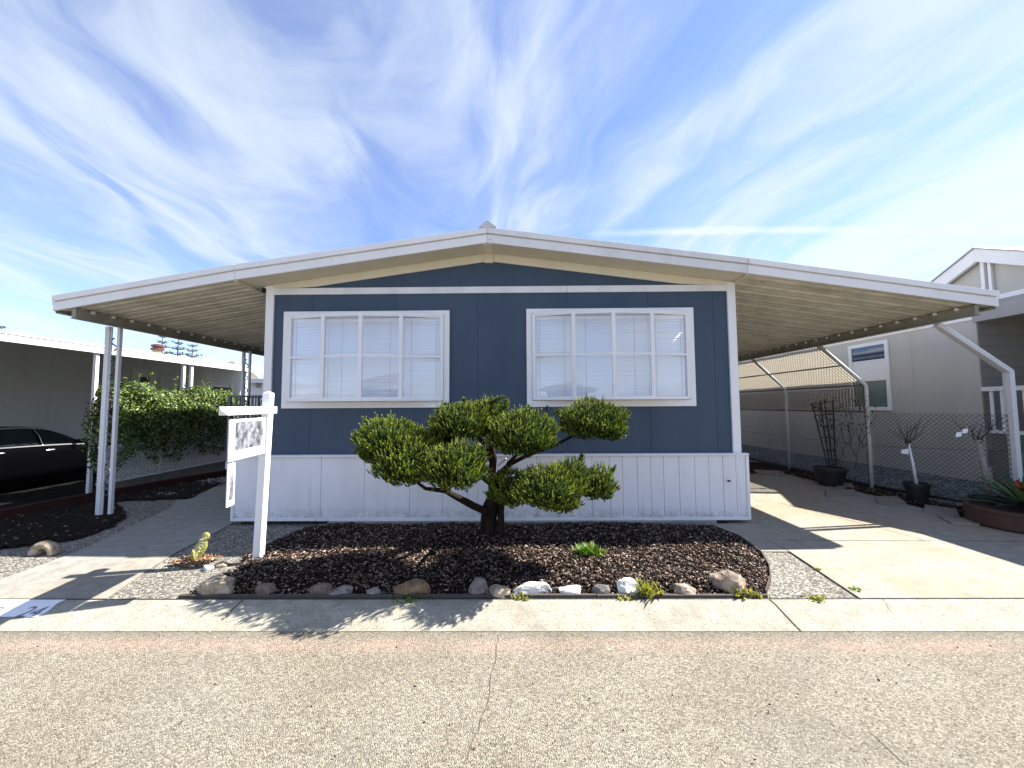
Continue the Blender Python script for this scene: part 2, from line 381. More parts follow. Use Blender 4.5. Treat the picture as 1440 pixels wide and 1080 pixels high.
# ------------------------------------------------------------------ ground
def quadpts(x0, x1, y0, y1): return [(x0,y0),(x1,y0),(x1,y1),(x0,y1)]
sheet('ground', quadpts(-900, 900, -900, 900), -.14, M['ground'])
sheet('road', quadpts(-60, 60, -9, YE-.004), ZR, M['road'])
# kerb: sloped gutter in cast lengths
def kerb_len(x0, x1):
    prof = [(YE, -.13), (YE, -.066), (YE+.05, -.058), (YE+.14, -.04), (YC-.10, -.008), (YC, .0), (YC, -.13)]
    mb = MB(); mb.prism([(x0, y, z) for y, z in prof], (x1-x0, 0, 0)); return mb
xs = [-45, -17.3, -12.4, -7.5, -2.56, 2.33, 7.2, 12.1, 17, 45]
mb = MB()
for a, b in zip(xs[:-1], xs[1:]):
    k = kerb_len(a+.008, b-.008); mb.add(k.v, k.f)
o = mb.build('kerb', M['curb'], bevel=.004); o['kind'] = 'structure'
# aggregate paving on which path, bed and house stand
G = lambda px, py: tuple(on(px, py).xy)
sheet('aggregate_paving', quadpts(-8.3, 4.2, YC+.003, 24), -.006, M['pebble'], .1)
dl = [G(1211, 843), G(1150, 803), G(1110, 776), G(1072, 757)]
drive_pts = [(dl[0][0], YC+.004), (7.9, YC+.004), (7.9, 24), (3.2, 24), (3.2, YW-.1), (2.7, YW-.1), G(1000, 741), G(1040, 758), G(1068, 776), G(1110, 776), G(1150, 803)]
sheet('driveway', drive_pts, .004, M['drive'])
# expansion joints and cracks: thin dark strips
def strip(mb, pts, w, z=.008, jit=.0):
    P = []
    for a, b in zip(pts[:-1], pts[1:]):
        n = max(2, int((Vector(b)-Vector(a)).length/.06)) if jit else 2
        for i in range(n): P.append(Vector(a).lerp(Vector(b), i/n))
    P.append(Vector(pts[-1]))
    if jit: P = [p+Vector((random.uniform(-jit, jit), random.uniform(-jit, jit))) for p in P]
    for a, b in zip(P[:-1], P[1:]):
        d = (b-a).normalized(); n = Vector((-d.y, d.x))*w/2*random.uniform(.5, 1.2 if jit else 1)
        mb.add([(*(a-n), z), (*(b-n), z), (*(b+n), z), (*(a+n), z)], [(0,1,2,3)])
mb = MB()
strip(mb, [G(1075, 757), G(1110, 776), G(1211, 843)], .012)
strip(mb, [G(1098, 760), G(1440, 762)], .012)
strip(mb, [G(1098, 708), G(1245, 745), G(1302, 761)], .010, jit=.004)
strip(mb, [(-60, YC-.006), (60, YC-.006)], .014, z=.0045)
strip(mb, [G(1240, 842), G(1254, 855)], .006, z=.003)
o = mb.build('pavement_joint', M['slot']); o['kind'] = 'structure'
mb = MB()
R_ = lambda px, py: tuple(on(px, py, ZR).xy)
strip(mb, [R_(700, 893), R_(694, 940), R_(688, 990), R_(650, 1080)], .006, z=ZR+.004, jit=.012)
strip(mb, [R_(1225, 1030), R_(1275, 1078)], .005, z=ZR+.004, jit=.008)
o = mb.build('road_crack', M['crack']); o['kind'] = 'structure'

path_pts = [(G(155,840)[0], YC+.004), G(203, 806), G(250, 776), G(332, 733), G(332, 684), G(300, 685), G(262, 694), G(244, 706), G(236, 716), G(200, 733), G(110, 775), G(52, 797), G(0, 815), (-4.9, YC+.004)]
path_pts = [(G(155,840)[0], YC+.004), G(203, 806), G(250, 776), G(300, 751), G(332, 733), (-3.7, YW), (-3.7, 9.5), (-5.0, 9.5), (-5.4, 8.6), G(300, 685), G(275, 689), G(262, 694), G(248, 703), G(240, 714), G(200, 733), G(110, 775), G(52, 797), G(0, 815), (-5.2, YC+.004)]
sheet('path', path_pts, .004, M['path'])
lbed = [G(0, 775), G(60, 768), G(120, 758), G(165, 740), G(183, 727), G(178, 714), G(160, 706), (-6.35, 7.4), (-7.0, 9.2), (-8.25, 9.2), (-8.25, 3.9), (-7.5, 4.2)]
# planting beds as gently mounded ground
def mound(name, pts, mat, h, step=.045, seed=0, amp=.012):
    r = random.Random(seed)
    x0 = min(p[0] for p in pts); x1 = max(p[0] for p in pts); y0 = min(p[1] for p in pts); y1 = max(p[1] for p in pts)
    nx = int((x1-x0)/step)+2; ny = int((y1-y0)/step)+2; V = []; F_ = []; ok = {}
    for j in range(ny):
        for i in range(nx):
            x = x0+i*step; y = y0+j*step; ins = inside(pts, x, y); d = edged(pts, x, y) if ins else 0
            z = .002 + min(h, d*.35) + (r.uniform(-amp, amp) + .018*math.sin(x*3.1+seed)*math.sin(y*4.3) if d > .05 else 0)
            if d > .02: z = max(z, .012)
            ok[i, j] = ins; V.append((x, y, z))
    for j in range(ny-1):
        for i in range(nx-1):
            if ok[i,j] and ok[i+1,j] and ok[i,j+1] and ok[i+1,j+1]: F_.append((j*nx+i, j*nx+i+1, (j+1)*nx+i+1, (j+1)*nx+i))
    mb = MB(); mb.v = V; mb.f = F_; o = mb.build(name, mat, smooth=True); o['kind'] = 'structure'
    bm = bmesh.new(); bm.from_mesh(o.data); bmesh.ops.delete(bm, geom=[v for v in bm.verts if not v.link_faces], context='VERTS'); bm.to_mesh(o.data); bm.free()
    return lambda x, y: V[min(ny-1, max(0, round((y-y0)/step)))*nx + min(nx-1, max(0, round((x-x0)/step)))][2]
bed = [(G(262,838)[0], YC+.06), (G(1078,838)[0], YC+.06), G(1084, 815), G(1082, 800), G(1071, 781), G(1040, 758), G(1000, 742), (2.0, YW-.13), (-2.7, YW-.13), G(425, 747), G(392, 760), G(345, 782), G(325, 808), G(290, 822)]
HB = mound('mulch_bed', bed, M['mulch'], .055, seed=1)
HL = mound('soil_bed', lbed, M['soil'], .04, seed=2, step=.07)
def chips(name, pts, H_, n, mat, size=(.02,.05), seed=3, zoff=.003):
    r = np.random.default_rng(seed); x0 = min(p[0] for p in pts); x1 = max(p[0] for p in pts); y0 = min(p[1] for p in pts); y1 = max(p[1] for p in pts)
    P = []
    while len(P) < n:
        x = r.uniform(x0, x1); y = r.uniform(y0, y1)
        if inside(pts, x, y): P.append((x, y, H_(x, y)+zoff+abs(r.normal(0, .008))))
    P = np.array(P); L = r.uniform(*size, n)[:,None]; W = L*r.uniform(.25, .6, n)[:,None]
    a = r.uniform(0, 2*PI, n); tl = r.normal(0, .35, n); d = np.stack([np.cos(a)*np.cos(tl), np.sin(a)*np.cos(tl), np.sin(tl)], 1)
    tw = r.normal(0, .5, n); s = np.stack([-np.sin(a)*np.cos(tw), np.cos(a)*np.cos(tw), np.sin(tw)], 1)
    nn = np.cross(d, s)*.006
    V = np.stack([P-d*L/2-s*W/2, P+d*L/2-s*W/3, P+d*L/2.2+s*W/2, P-d*L/2.3+s*W/2.4], 1)
    V2 = V + nn[:,None,:]
    VV = np.concatenate([V, V2], 1).reshape(-1, 3); b = np.arange(n)[:,None]*8
    T = np.concatenate([b+np.array(q) for q in ([4,5,6,7],[0,1,5,4],[1,2,6,5],[2,3,7,6],[3,0,4,7])], 0)
    o = fastmesh(name, VV, T, mat); o['kind'] = 'stuff'; return o
tag(chips('bark_mulch', bed, HB, 34000, M['chip'], (.012, .040)), 'dark brown bark chips covering the bed in front of the blue house', 'mulch')
tag(chips('soil_litter', lbed, HL, 380, M['litter'], (.02, .05), seed=5), 'dry leaves strewn on the dark soil bed by the left posts', 'leaf litter')
# timber edging
mb = MB(); x = bed[0][0]-.05
while x < bed[1][0]:
    L = random.uniform(1.6, 2.2); x2 = min(x+L, bed[1][0]); mb.box(x+.004, x2-.004, YC+.022, YC+.052, -.02, .024+random.uniform(-.004,.006)); x = x2
tag(mb.build('bed_edging', M['woodedge'], bevel=.003), 'thin weathered timber edging along the front of the bark bed', 'edging')
mb = MB(); cur = bed[1:7]
for a, b in zip(cur[:-1], cur[1:]): mb.bar((*a, .02), (*b, .02), .012, .06)
tag(mb.build('bed_edging', M['woodedge']), 'curved dark edging strip round the right end of the bark bed', 'edging')

# concrete footing strip in front of skirting
mb = MB(); mb.box(-2.85, 3.0, YW-.14, YW-.02, -.05, .055); o = mb.build('footing_strip', M['foot'], bevel=.006); o['kind'] = 'structure'

# ------------------------------------------------------------------ main mobile home
home = thing('mobile_home', (0, YW, 0), 'dark blue mobile home with white trim, white skirting and two gridded front windows', 'mobile home')
XL = at(373, 500, YW).x; XR = at(1036, 500, YW).x
ZS = at(690, 638, YW).z                        # top of skirting
ZB = at(690, 408, YW).z                        # band board centre
pk = at(685, 363, YW); RX = pk.x
zl = at(385, 404, YW).z; zr = at(1030, 400, YW).z
print('XL', XL, 'XR', XR, 'ZS', ZS, 'ZB', ZB, 'peak', pk)
# fascia lower edge: peak, house ends, carport ends (in the YF plane)
fp = at(685, 341, YF); fl = at(330, 393, YF); fr = at(1052, 384, YF); cl = at(74, 437, YF); cr = at(1405, 431, YF)
print('fascia', fp, fl, fr, cl, cr)
def zroof(x):                                   # underside of roof / soffit height at x
    P = [(cl.x, cl.z), (fl.x, fl.z), (fp.x, fp.z), (fr.x, fr.z), (cr.x, cr.z)]
    if x <= P[0][0]: a, b = P[0], P[1]
    elif x >= P[-1][0]: a, b = P[-2], P[-1]
    else:
        for a, b in zip(P[:-1], P[1:]):
            if a[0] <= x <= b[0]: break
    return a[1]+(b[1]-a[1])*(x-a[0])/(b[0]-a[0])
# windows: outer casing rectangles in wall plane
def wrect(pl, pr, pt, pb):
    a = at(pl, pt, YW); b = at(pr, pb, YW); return (a.x, b.x, b.z, a.z)
W1 = wrect(401, 632, 439, 573); W2 = wrect(740, 978, 435, 571)
CW = .125                                       # casing width
opens = [(w[0]+.085, w[1]-.085, w[2]+.10, w[3]-.065) for w in (W1, W2)]
# blue siding: panels with narrow vertical grooves between them, openings left for windows
seams = sorted([XL+.0, *[at(p, 500, YW).x for p in (438, 555, 672, 797, 913, 1005)], XR])
def wallpieces(mb, x0, x1, z0, z1, holes, y0, y1):
    zs = sorted({z0, z1, *[h[2] for h in holes if h[0] < x1 and h[1] > x0], *[h[3] for h in holes if h[0] < x1 and h[1] > x0]})
    xs = sorted({x0, x1, *[min(max(h[0], x0), x1) for h in holes], *[min(max(h[1], x0), x1) for h in holes]})
    for za, zb in zip(zs[:-1], zs[1:]):
        for xa, xb in zip(xs[:-1], xs[1:]):
            if xb-xa < 1e-4: continue
            cx, cz = (xa+xb)/2, (za+zb)/2
            if any(h[0] < cx < h[1] and h[2] < cz < h[3] for h in holes): continue
            mb.add([(xa,y0,za),(xb,y0,za),(xb,y0,zb),(xa,y0,zb)], [(0,1,2,3)])
mb = MB()
for a, b in zip(seams[:-1], seams[1:]):
    wallpieces(mb, a+.002, b-.002, ZS-.1, ZB+.02, opens, YW, 0)
    for xx in (a+.002, b-.002):
        hs = sorted([(h[2], h[3]) for h in opens if h[0] < xx < h[1]]); z = ZS-.1
        for h0, h1 in hs+[(ZB+.02, 0)]:
            mb.add([(xx,YW,z),(xx,YW+.011,z),(xx,YW+.011,h0),(xx,YW,h0)], [(0,1,2,3)]); z = h1
wall = mb.build('wall', M['blue'], home, fix=False)
mb = MB(); wallpieces(mb, XL+.02, XR-.02, .1, ZB+.02, opens, YW+.012, 0)
mb.box(XL+.02, XL+.03, YW+.02, YW+15, .3, zroof(XL)-.03); mb.box(XR-.03, XR-.02, YW+.02, YW+15, .3, zroof(XR)-.03)
mb.box(XL+.03, XR-.03, YW+14.98, YW+15, .3, zroof(XL)-.03)
mb.build('wall_backing', M['blue'], home, fix=False)
mb = MB()
gp = [(XL+.05, YW+.004, ZB), (XR-.05, YW+.004, ZB), (XR-.05, YW+.004, zroof(XR-.05)-.02), (fp.x, YW+.004, fp.z-.02), (XL+.05, YW+.004, zroof(XL+.05)-.02)]
mb.add(gp, [(0,1,2,3,4)]); mb.build('gable_wall', M['blue'], home, fix=True)
# horizontal band and corner boards
mb = MB(); xb = at(797, 408, YW).x; bh = .052
mb.box(XL+.09, xb-.003, YW-.026, YW-.001, ZB-bh, ZB+bh); mb.box(xb+.003, XR-.09, YW-.026, YW-.001, ZB-bh, ZB+bh)
mb.build('band_board', M['whitechip'], home, bevel=.003)
for s, xx in ((1, XL), (-1, XR)):
    mb = MB(); mb.prism([(xx, YW-.03, ZS-.02), (xx+s*.125, YW-.03, ZS-.02), (xx+s*.125, YW-.03, zroof(xx+s*.125)-.01), (xx, YW-.03, zroof(xx)-.01)], (0, .05, 0))
    mb.build('corner_trim', M['white'], home, bevel=.004)
# sloping frieze board under the soffit (cream)
for xa, xb2, in ((XL+.126, fp.x-.075), (fp.x+.075, XR-.126)):
    n = 10; top = []; bot = []
    for i in range(n+1):
        x = xa+(xb2-xa)*i/n; top.append((x, YW-.022, zroof(x)-.004)); bot.append((x, YW-.022, max(ZB+bh+.003 if abs(x) > 2.2 else 0, zroof(x)-.135)))
    mb = MB(); mb.prism(bot+top[::-1], (0, .024, 0)); mb.build('rake_board', M['rake'], home)
mb = MB(); mb.box(fp.x-.072, fp.x+.072, YW-.035, YW+.0, fp.z-.165, fp.z-.006); mb.box(fp.x-.068, fp.x+.068, YF+.02, YW-.036, fp.z-.02, fp.z-.006)
mb.build('ridge_block', M['rake'], home, bevel=.004)
# soffit of the front overhang
for xa, xb2, za, zb in ((fl.x, fp.x, fl.z, fp.z), (fp.x, fr.x, fp.z, fr.z)):
    mb = MB(); mb.add([(xa, YF+.012, za), (xb2, YF+.012, zb), (xb2, YW+.05, zb), (xa, YW+.05, za), (xa, YF+.012, za+.02), (xb2, YF+.012, zb+.02), (xb2, YW+.05, zb+.02), (xa, YW+.05, za+.02)], [(0,1,2,3),(4,5,6,7),(0,1,5,4),(1,2,6,5),(2,3,7,6),(3,0,4,7)])
    mb.build('soffit', M['cream'], home)
mb = MB(); 
for xx in (fl.x, fr.x): mb.bar((xx, YF+.02, zroof(xx)-.014), (xx, YW+6, zroof(xx)-.014), .035, .02)
c0 = at(1030, 398, YW)
mb.each('eave_trim', M['cream'], home)
# fascia boards: two-step metal profile following the slope
def fascia(parent, A, B, name, mat, ext=(0,0), hh=.225):
    xa, za = A; xb2, zb = B
    def seg(z0, z1, y):
        mb.add([(xa, y, za+z0), (xb2, y, zb+z0), (xb2, y, zb+z1), (xa, y, za+z1), (xa, YF+.03, za+z0), (xb2, YF+.03, zb+z0), (xb2, YF+.03, zb+z1), (xa, YF+.03, za+z1)],
               [(0,1,2,3),(4,7,6,5),(0,4,5,1),(1,5,6,2),(2,6,7,3),(3,7,4,0)])
    mb = MB(); seg(0, hh*.55, YF); seg(hh*.555, hh*.62, YF+.016); seg(hh*.625, hh, YF-.022)
    return mb.build(name, mat, parent, bevel=.003)
fascia(home, (fl.x+.003, fl.z), (fp.x-.002, fp.z), 'fascia', M['white'])
fascia(home, (fp.x+.002, fp.z), (fr.x-.003, fr.z), 'fascia', M['whitechip'])
mb = MB(); a = (fp.x, fp.z+.225)
mb.prism([(a[0]-.13, YF-.025, a[1]-.005), (a[0]+.15, YF-.025, a[1]-.005), (a[0]+.012, YF-.025, a[1]+.10), (a[0]-.012, YF-.025, a[1]+.10)], (0, 14, 0))
mb.build('ridge_cap', M['roof'], home)
mb = MB()
for xa, xb2 in ((fl.x, fp.x), (fp.x, fr.x)):
    za, zb = zroof(xa)+.02, zroof(xb2)+.02
    mb.add([(xa,YF+.032,za+.1),(xb2,YF+.032,zb+.1),(xb2,YF+15.5,zb+.1),(xa,YF+15.5,za+.1),(xa,YF+.032,za+.18),(xb2,YF+.032,zb+.18),(xb2,YF+15.5,zb+.18),(xa,YF+15.5,za+.18)],[(0,1,2,3),(4,5,6,7),(0,1,5,4),(1,2,6,5),(2,3,7,6),(3,0,4,7)])
mb.build('roof', M['roof'], home)
# skirting: boards with real gaps over a backing
SL = at(328, 690, YW-.06).x; SR = at(1052, 690, YW-.06).x
mb = MB(); ys = YW-.07
cuts = [SL] + [at(p, 690, ys).x for p in (379, 451, 512, 576, 622, 672, 714, 755, 797, 833, 858, 876, 897, 916, 934, 956, 978, 998, 1018, 1036)] + [SR]
for a, b in zip(cuts[:-1], cuts[1:]):
    dy = random.uniform(-.002, .002); mb.box(a+.0025, b-.0025, ys+dy, ys+.014+dy, .075, ZS-.032)
mb.build('skirting', M['skirt'], home, bevel=.002)
mb = MB(); mb.box(SL+.01, SR-.01, ys+.016, ys+.03, .06, ZS-.035); mb.box(SR-.02, SR-.005, ys+.031, YW+15, .05, ZS-.035); mb.box(SL+.005, SL+.02, ys+.031, YW+4, .05, ZS-.035)
mb.build('skirting_backing', M['skirt'], home)
mb = MB(); mb.box(SL-.015, SR+.015, ys-.03, YW-.002, ZS-.03, ZS); mb.box(SL-.01, XL-.02, YW-.001, YW+4, ZS-.03, ZS)
mb.build('skirting_ledge', M['skirt'], home, bevel=.004)
mb = MB(); x = SL
for k in range(6):
    x2 = SL+(SR-SL)*(k+1)/6; dz = random.uniform(-.008, .006); mb.box(x+.002, x2-.002, ys-.014, ys-.003, .05+dz, .098+dz); x = x2
mb.build('skirting_base_trim', M['white'], home, bevel=.003)
mb = MB(); mb.box(SL-.012, SL+.03, ys-.02, ys+.03, .06, ZS-.033); mb.box(SR-.028, SR+.014, ys-.02, ys+.03, .06, ZS-.033); mb.each('skirting_corner', M['white'], home, bevel=.003)
v = at(1024, 675, ys); mb = MB(); mb.tube([(v.x, ys-.004, v.z-.01), (v.x, ys-.035, v.z-.01)], .014, 10); mb.tube([(v.x-.03, ys-.036, v.z-.005), (v.x+.02, ys-.036, v.z-.012)], .008, 6); mb.build('hose_bib', M['black'], home)

def window(w, op):
    fr_ = MB(); x0, x1, z0, z1 = w; a0, a1, b0, b1 = op; y0, y1 = YW-.036, YW-.002
    fr_.box(x0, x1, y0, y1, b1, z1); fr_.box(x0, x1, y0, y1, z0, b0); fr_.box(x0, a0, y0, y1, b0, b1); fr_.box(a1, x1, y0, y1, b0, b1)
    root = fr_.build('window', M['white'], home, bevel=.003)
    # shallow bow of four lights
    bow = .20; n = 4; g = .028
    xs_ = [a0+g+(a1-a0-2*g)*i/n for i in range(n+1)]
    yb = [YW-.045-bow*(1-((i-2)/2)**2) for i in range(5)]
    # head and sill panels closing the bow
    for zc, nm in ((b1-.005, 'head'), (b0+.005, 'sill')):
        s = 1 if nm == 'head' else -1
        mb = MB(); poly = [(xs_[i], yb[i]-.018, zc) for i in range(5)]; poly = [(a0+.002, YW-.034, zc)]+poly+[(a1-.002, YW-.034, zc)]+[(a1-.002, YW+.03, zc), (a0+.002, YW+.03, zc)]
        mb.prism(poly, (0, 0, -s*.03)); mb.build('window_'+nm, M['white'], root)
    zlo, zhi = b0+.034, b1-.034; zm = (zlo+zhi)/2+.01
    sash = MB(); panes = []
    for i in range(5):
        wd = .058 if 0 < i < 4 else .05
        sash.box(xs_[i]-wd/2, xs_[i]+wd/2, yb[i]-.016, yb[i]+.03, zlo, zhi)
    for i in range(4):
        for zz, th_ in ((zlo+.012, .030), (zm, .036), (zhi-.012, .030)):
            sash.bar((xs_[i]+.018, yb[i]+.002, zz), (xs_[i+1]-.018, yb[i+1]+.002, zz), .028, th_)
    sash.build('frame', M['white'], root, bevel=.002)
    for i in range(4):
        mb = MB(); mb.add([(xs_[i]+.01, yb[i]+.012, zlo), (xs_[i+1]-.01, yb[i+1]+.012, zlo), (xs_[i+1]-.01, yb[i+1]+.012, zhi), (xs_[i]+.01, yb[i]+.012, zhi)], [(0,1,2,3)])
        mb.build('pane', M['glass'], root, fix=False)
    # venetian blinds in two widths, behind the glass
    mb = MB(); z = b1-.10; yy = YW-.008
    half = [(a0+.01, xs_[1]-.004), (xs_[1]+.004, xs_[3]-.004), (xs_[3]+.004, a1-.01)]
    while z > b0+.0:
        for xa, xb3 in half:
            dz = random.uniform(-.0015, .0015)
            mb.add([(xa, yy-.012, z+dz-.0160), (xb3, yy-.012, z+dz-.0160), (xb3, yy+.003, z+dz+.0160), (xa, yy+.003, z+dz+.0160)], [(0,1,2,3)])
        z -= .034
    for xa, xb3 in half: mb.box(xa, xb3, yy-.015, yy+.015, b1-.085, b1-.05)
    mb.build('blind', M['blind'], root, fix=False)
    mb = MB()
    for xa, xb3 in half:
        for q in (.18, .82): mb.box(xa+(xb3-xa)*q-.0015, xa+(xb3-xa)*q+.0015, yy-.013, yy-.011, b0, b1-.06)
    mb.each('blind_cord', M['ngrey'], root)
    mb = MB(); mb.box(a0-.1, a1+.1, YW+.06, YW+.07, b0-.1, b1+.1); mb.build('room_lining', M['blind'], root)
for w, op in zip((W1, W2), opens): window(w, op)
for o in home.children:
    if o.name.startswith('window'): o['label'] = 'bowed eight-pane window with white venetian blinds'

# ------------------------------------------------------------------ carports
def corr(parent, xa, xb2, y0, y1):
    # pan roofing: raised ribs every 0.30 m, running from the house to the outer beam
    mb = MB(); prof = []; y = y0
    while y < y1:
        prof += [(y, 0), (y+.09, 0), (y+.105, .028), (y+.145, .028), (y+.16, 0), (y+.225, 0), (y+.228, .07), (y+.29, .07), (y+.296, 0)]; y += .30
    prof.append((y, 0)); n = len(prof); za, zb = zroof(xa)+.012, zroof(xb2)+.012
    vs = [(xa, p[0], za+p[1]) for p in prof]+[(xb2, p[0], zb+p[1]) for p in prof]
    mb.add(vs, [(i, i+1, n+i+1, n+i) for i in range(n-1)])
    mb.build('roof_panel', M['alu'], parent, fix=False)
    mb = MB(); mb.add([(xa, y0, za+.09), (xb2, y0, zb+.09), (xb2, y, zb+.09), (xa, y, za+.09)], [(0,1,2,3)]); mb.build('roof_sheet', M['roof'], parent, fix=False)
    return y
Y1 = YF+14.1
cpl = thing('carport', (cl.x+.3, YF+1, 0), 'ribbed metal carport roof on slim scrolled posts left of the blue house', 'carport', 'carports on either side of the blue house')
cpr = thing('carport', (cr.x-.3, YF+1, 0), 'ribbed metal carport roof on angled posts over the right driveway', 'carport', 'carports on either side of the blue house')
corr(cpl, cl.x+.05, fl.x-.02, YF+.035, Y1); corr(cpr, fr.x+.02, cr.x-.05, YF+.035, Y1)
fascia(cpl, (cl.x, cl.z), (fl.x-.003, fl.z), 'fascia', M['white']); fascia(cpr, (fr.x+.003, fr.z), (cr.x, cr.z), 'fascia', M['white'])
for par, xe, s in ((cpl, cl.x, 1), (cpr, cr.x, -1)):
    z = zroof(xe); mb = MB()
    mb.box(xe, xe+s*.012, YF+.033, Y1, z-.02, z+.13); mb.box(xe-s*.05, xe-s*.002, YF+.033, Y1, z+.10, z+.14); mb.box(xe, xe+s*.09, YF+.04, Y1, z-.03, z-.021)
    mb.build('gutter', M['beam'], par)
    xi = xe+s*.28; zi = zroof(xi); mb = MB()
    mb.box(xi-.03, xi+.03, YF+.034, Y1, zi-.14, zi+.0)
    mb.box(xi-.055, xi+.055, YF+.034, Y1, zi-.155, zi-.143)
    mb.build('beam', M['beam'], par, bevel=.003)
    mb = MB(); y = YF+.5
    while y < Y1: mb.box(xi-s*.034, xi-s*.05, y, y+.05, zi-.15, zi-.02); y += 1.2
    mb.each('bracket', M['beam'], par)
    mb = MB(); y = YF+.25
    while y < Y1-.2: mb.tube([(xi+s*.034, y, zi-.02), (xi+s*.06, y, zi-.02)], .026, 8); y += .30
    mb.each('panel_clip', M['lwhite'], par)
# left scrolled posts: a pair of slim uprights joined by S-curves
def scroll_post(par, bx, by, dx, ztop, w1=.075, w2=.05):
    mb = MB(); mb.box(bx-w1/2, bx+w1/2, by-.03, by+.03, .0, ztop); mb.box(bx+w1/2+.003, bx+w1/2+.02, by-.012, by+.012, .0, ztop-.01)
    up = mb.build('post', M['post'], par, bevel=.003)
    mb = MB(); mb.box(bx+dx-w2/2, bx+dx+w2/2, by-.025, by+.025, .0, ztop); mb.build('post', M['post'], par, bevel=.003)
    mb = MB(); z = .35
    while z < ztop-.3:
        pts = [(bx+dx*.5+(.5*dx-.04)*math.sin(2*PI*k/14)*(1), by, z+k*.016) for k in range(15)]
        mb.tube(pts, .011, 6); z += .30
    mb.build('scrollwork', M['darkmetal'], par)
b1_ = on(139, 727); xb_ = cl.x+.28
scroll_post(cpl, b1_.x, b1_.y, .19, zroof(xb_)-.13)
for q in (2.9,): scroll_post(cpl, xb_-.05, b1_.y+q, .16, zroof(xb_)-.13, .05, .045)
# right: posts that lean out from the beam
br = cr.x-.28; zbr = zroof(br)-.17
FP = [on(1421, 722), on(1214, 686), on(1105, 659)]
FP[0] = Vector((8.05, 6.2, 0)); FP[1] = Vector((7.52, 8.15, 0)); FP[2] = Vector((7.52, 10.55, 0))
print('posts', [on(1421,722), on(1214,686), on(1105,659)])
def bent_post(p, r, ztop, ytop):
    mb = MB(); mb.tube([(p.x, p.y, 0), (p.x, p.y, ztop-.03), (p.x-.02, p.y+(ytop-p.y)*.02, ztop+.02), (br+.02, ytop, zbr+.02)], r, 12); return mb
mb = MB(); p = FP[0]
z0 = 2.32
for k, dy in ((0, 0), (1, .11)):
    w = .075 if k == 0 else .05
    mb.bar((p.x+.07*k, p.y+dy, 0), (p.x+.07*k, p.y+dy, z0), w, w, up=(0,1,0)); mb.bar((p.x+.07*k+.01, p.y+dy, z0-.02), (br+.1*k, p.y+dy-.12, zbr), w, w, up=(0,1,0))
mb.build('post', M['post'], cpr, bevel=.006)
mb = MB(); mb.tube([(p.x-.06, p.y-.12, 0.02), (p.x-.06, p.y-.12, .5)], .03, 10); mb.build('downpipe', M['post'], cpr)
for k, p in enumerate(FP[1:]+[Vector((7.52, 12.95, 0)), Vector((7.52, 15.4, 0))]):
    bent_post(p, .034, 2.19, p.y+.3).build('post', M['pipe'], cpr, smooth=True)
    bent_post(Vector((p.x+.05, p.y+.10, 0)), .014, 2.19, p.y+.36).build('brace', M['bpipe'], cpr, smooth=True)

# ------------------------------------------------------------------ chain-link fence on the right
def linkmesh(mb, O, U, V, pitch=.078, r=.0036):
    O = Vector(O); U = Vector(U); V = Vector(V); L = U.length; Hh = V.length; u = U/L; v = V/Hh; n = u.cross(v)
    c = -Hh
    while c < L:
        for sgn in (1, -1):
            # line: s = c + t (sgn=1) or mirrored
            a0_ = max(c, 0); a1_ = min(c+Hh, L)
            if a1_-a0_ < .02: continue
            t0, t1 = a0_-c, a1_-c
            if sgn == 1: A = O+u*a0_+v*t0; B = O+u*a1_+v*t1
            else: A = O+u*a0_+v*(Hh-t0); B = O+u*a1_+v*(Hh-t1)
            off = n*(.003*sgn); d = (B-A).normalized(); x = d.cross(n)*r; y = n*r
            P = [A+off+x, A+off-x*.5+y*.87, A+off-x*.5-y*.87, B+off+x, B+off-x*.5+y*.87, B+off-x*.5-y*.87]
            mb.add(P, [(0,1,4,3),(1,2,5,4),(2,0,3,5)])
        c += pitch
fence = thing('chain_link_fence', (7.5, 8, 0), 'chain link fence with tan privacy strips above, beside the shaded driveway', 'fence')
mb = MB(); a, b = FP[0], FP[1]
linkmesh(mb, (a.x+.03, a.y+.05, .06), (b.x-a.x, b.y-a.y-.1, 0), (0,0,1.55)); mb.build('mesh', M['wire'], fence, fix=False)
yb0, yb1 = FP[1].y, FP[1].y+8
mb = MB(); linkmesh(mb, (7.55, yb0, .06), (0, yb1-yb0, 0), (0, 0, 2.12), r=.0034); mb.build('mesh', M['wire'], fence, fix=False)
sv = Vector((br-7.5, .3, zbr-2.19)); mb = MB(); linkmesh(mb, (7.53, yb0, 2.19), (0, yb1-yb0, 0), sv, r=.0034); mb.build('mesh', M['wire'], fence, fix=False)
mb = MB(); y = yb0+.06
while y < yb1:
    mb.box(7.56, 7.563, y-.022, y+.022, 1.66, 2.14)
    d = sv; n_ = Vector((-sv.z, 0, sv.x)).normalized()*.004
    a_ = Vector((7.54, y, 2.22)); b_ = a_+sv*.96
    mb.add([a_+Vector((0,-.022,0)), a_+Vector((0,.022,0)), b_+Vector((0,.022,0)), b_+Vector((0,-.022,0))], [(0,1,2,3)])
    y += .084
o = mb.build('privacy_strips', M['slat'], fence, fix=False)
mb = MB()
for zz in (1.62, 2.19): mb.tube([(7.52, yb0, zz), (7.52, yb1, zz)], .022, 8)
m_ = Vector((7.52,0,2.19))+sv*.5; mb.tube([(m_.x, yb0+.15, m_.z), (m_.x, yb1, m_.z)], .018, 8)
mb.build('rail', M['bpipe'], fence, smooth=True)
mb = MB()
for zz in (.34, .9): 
    mb.tube([(FP[0].x, FP[0].y, zz+.1), (FP[1].x, FP[1].y, zz)], .004, 5); mb.tube([(7.54, yb0, zz), (7.54, yb1, zz)], .004, 5)
mb.build('tension_wire', M['wire'], fence)

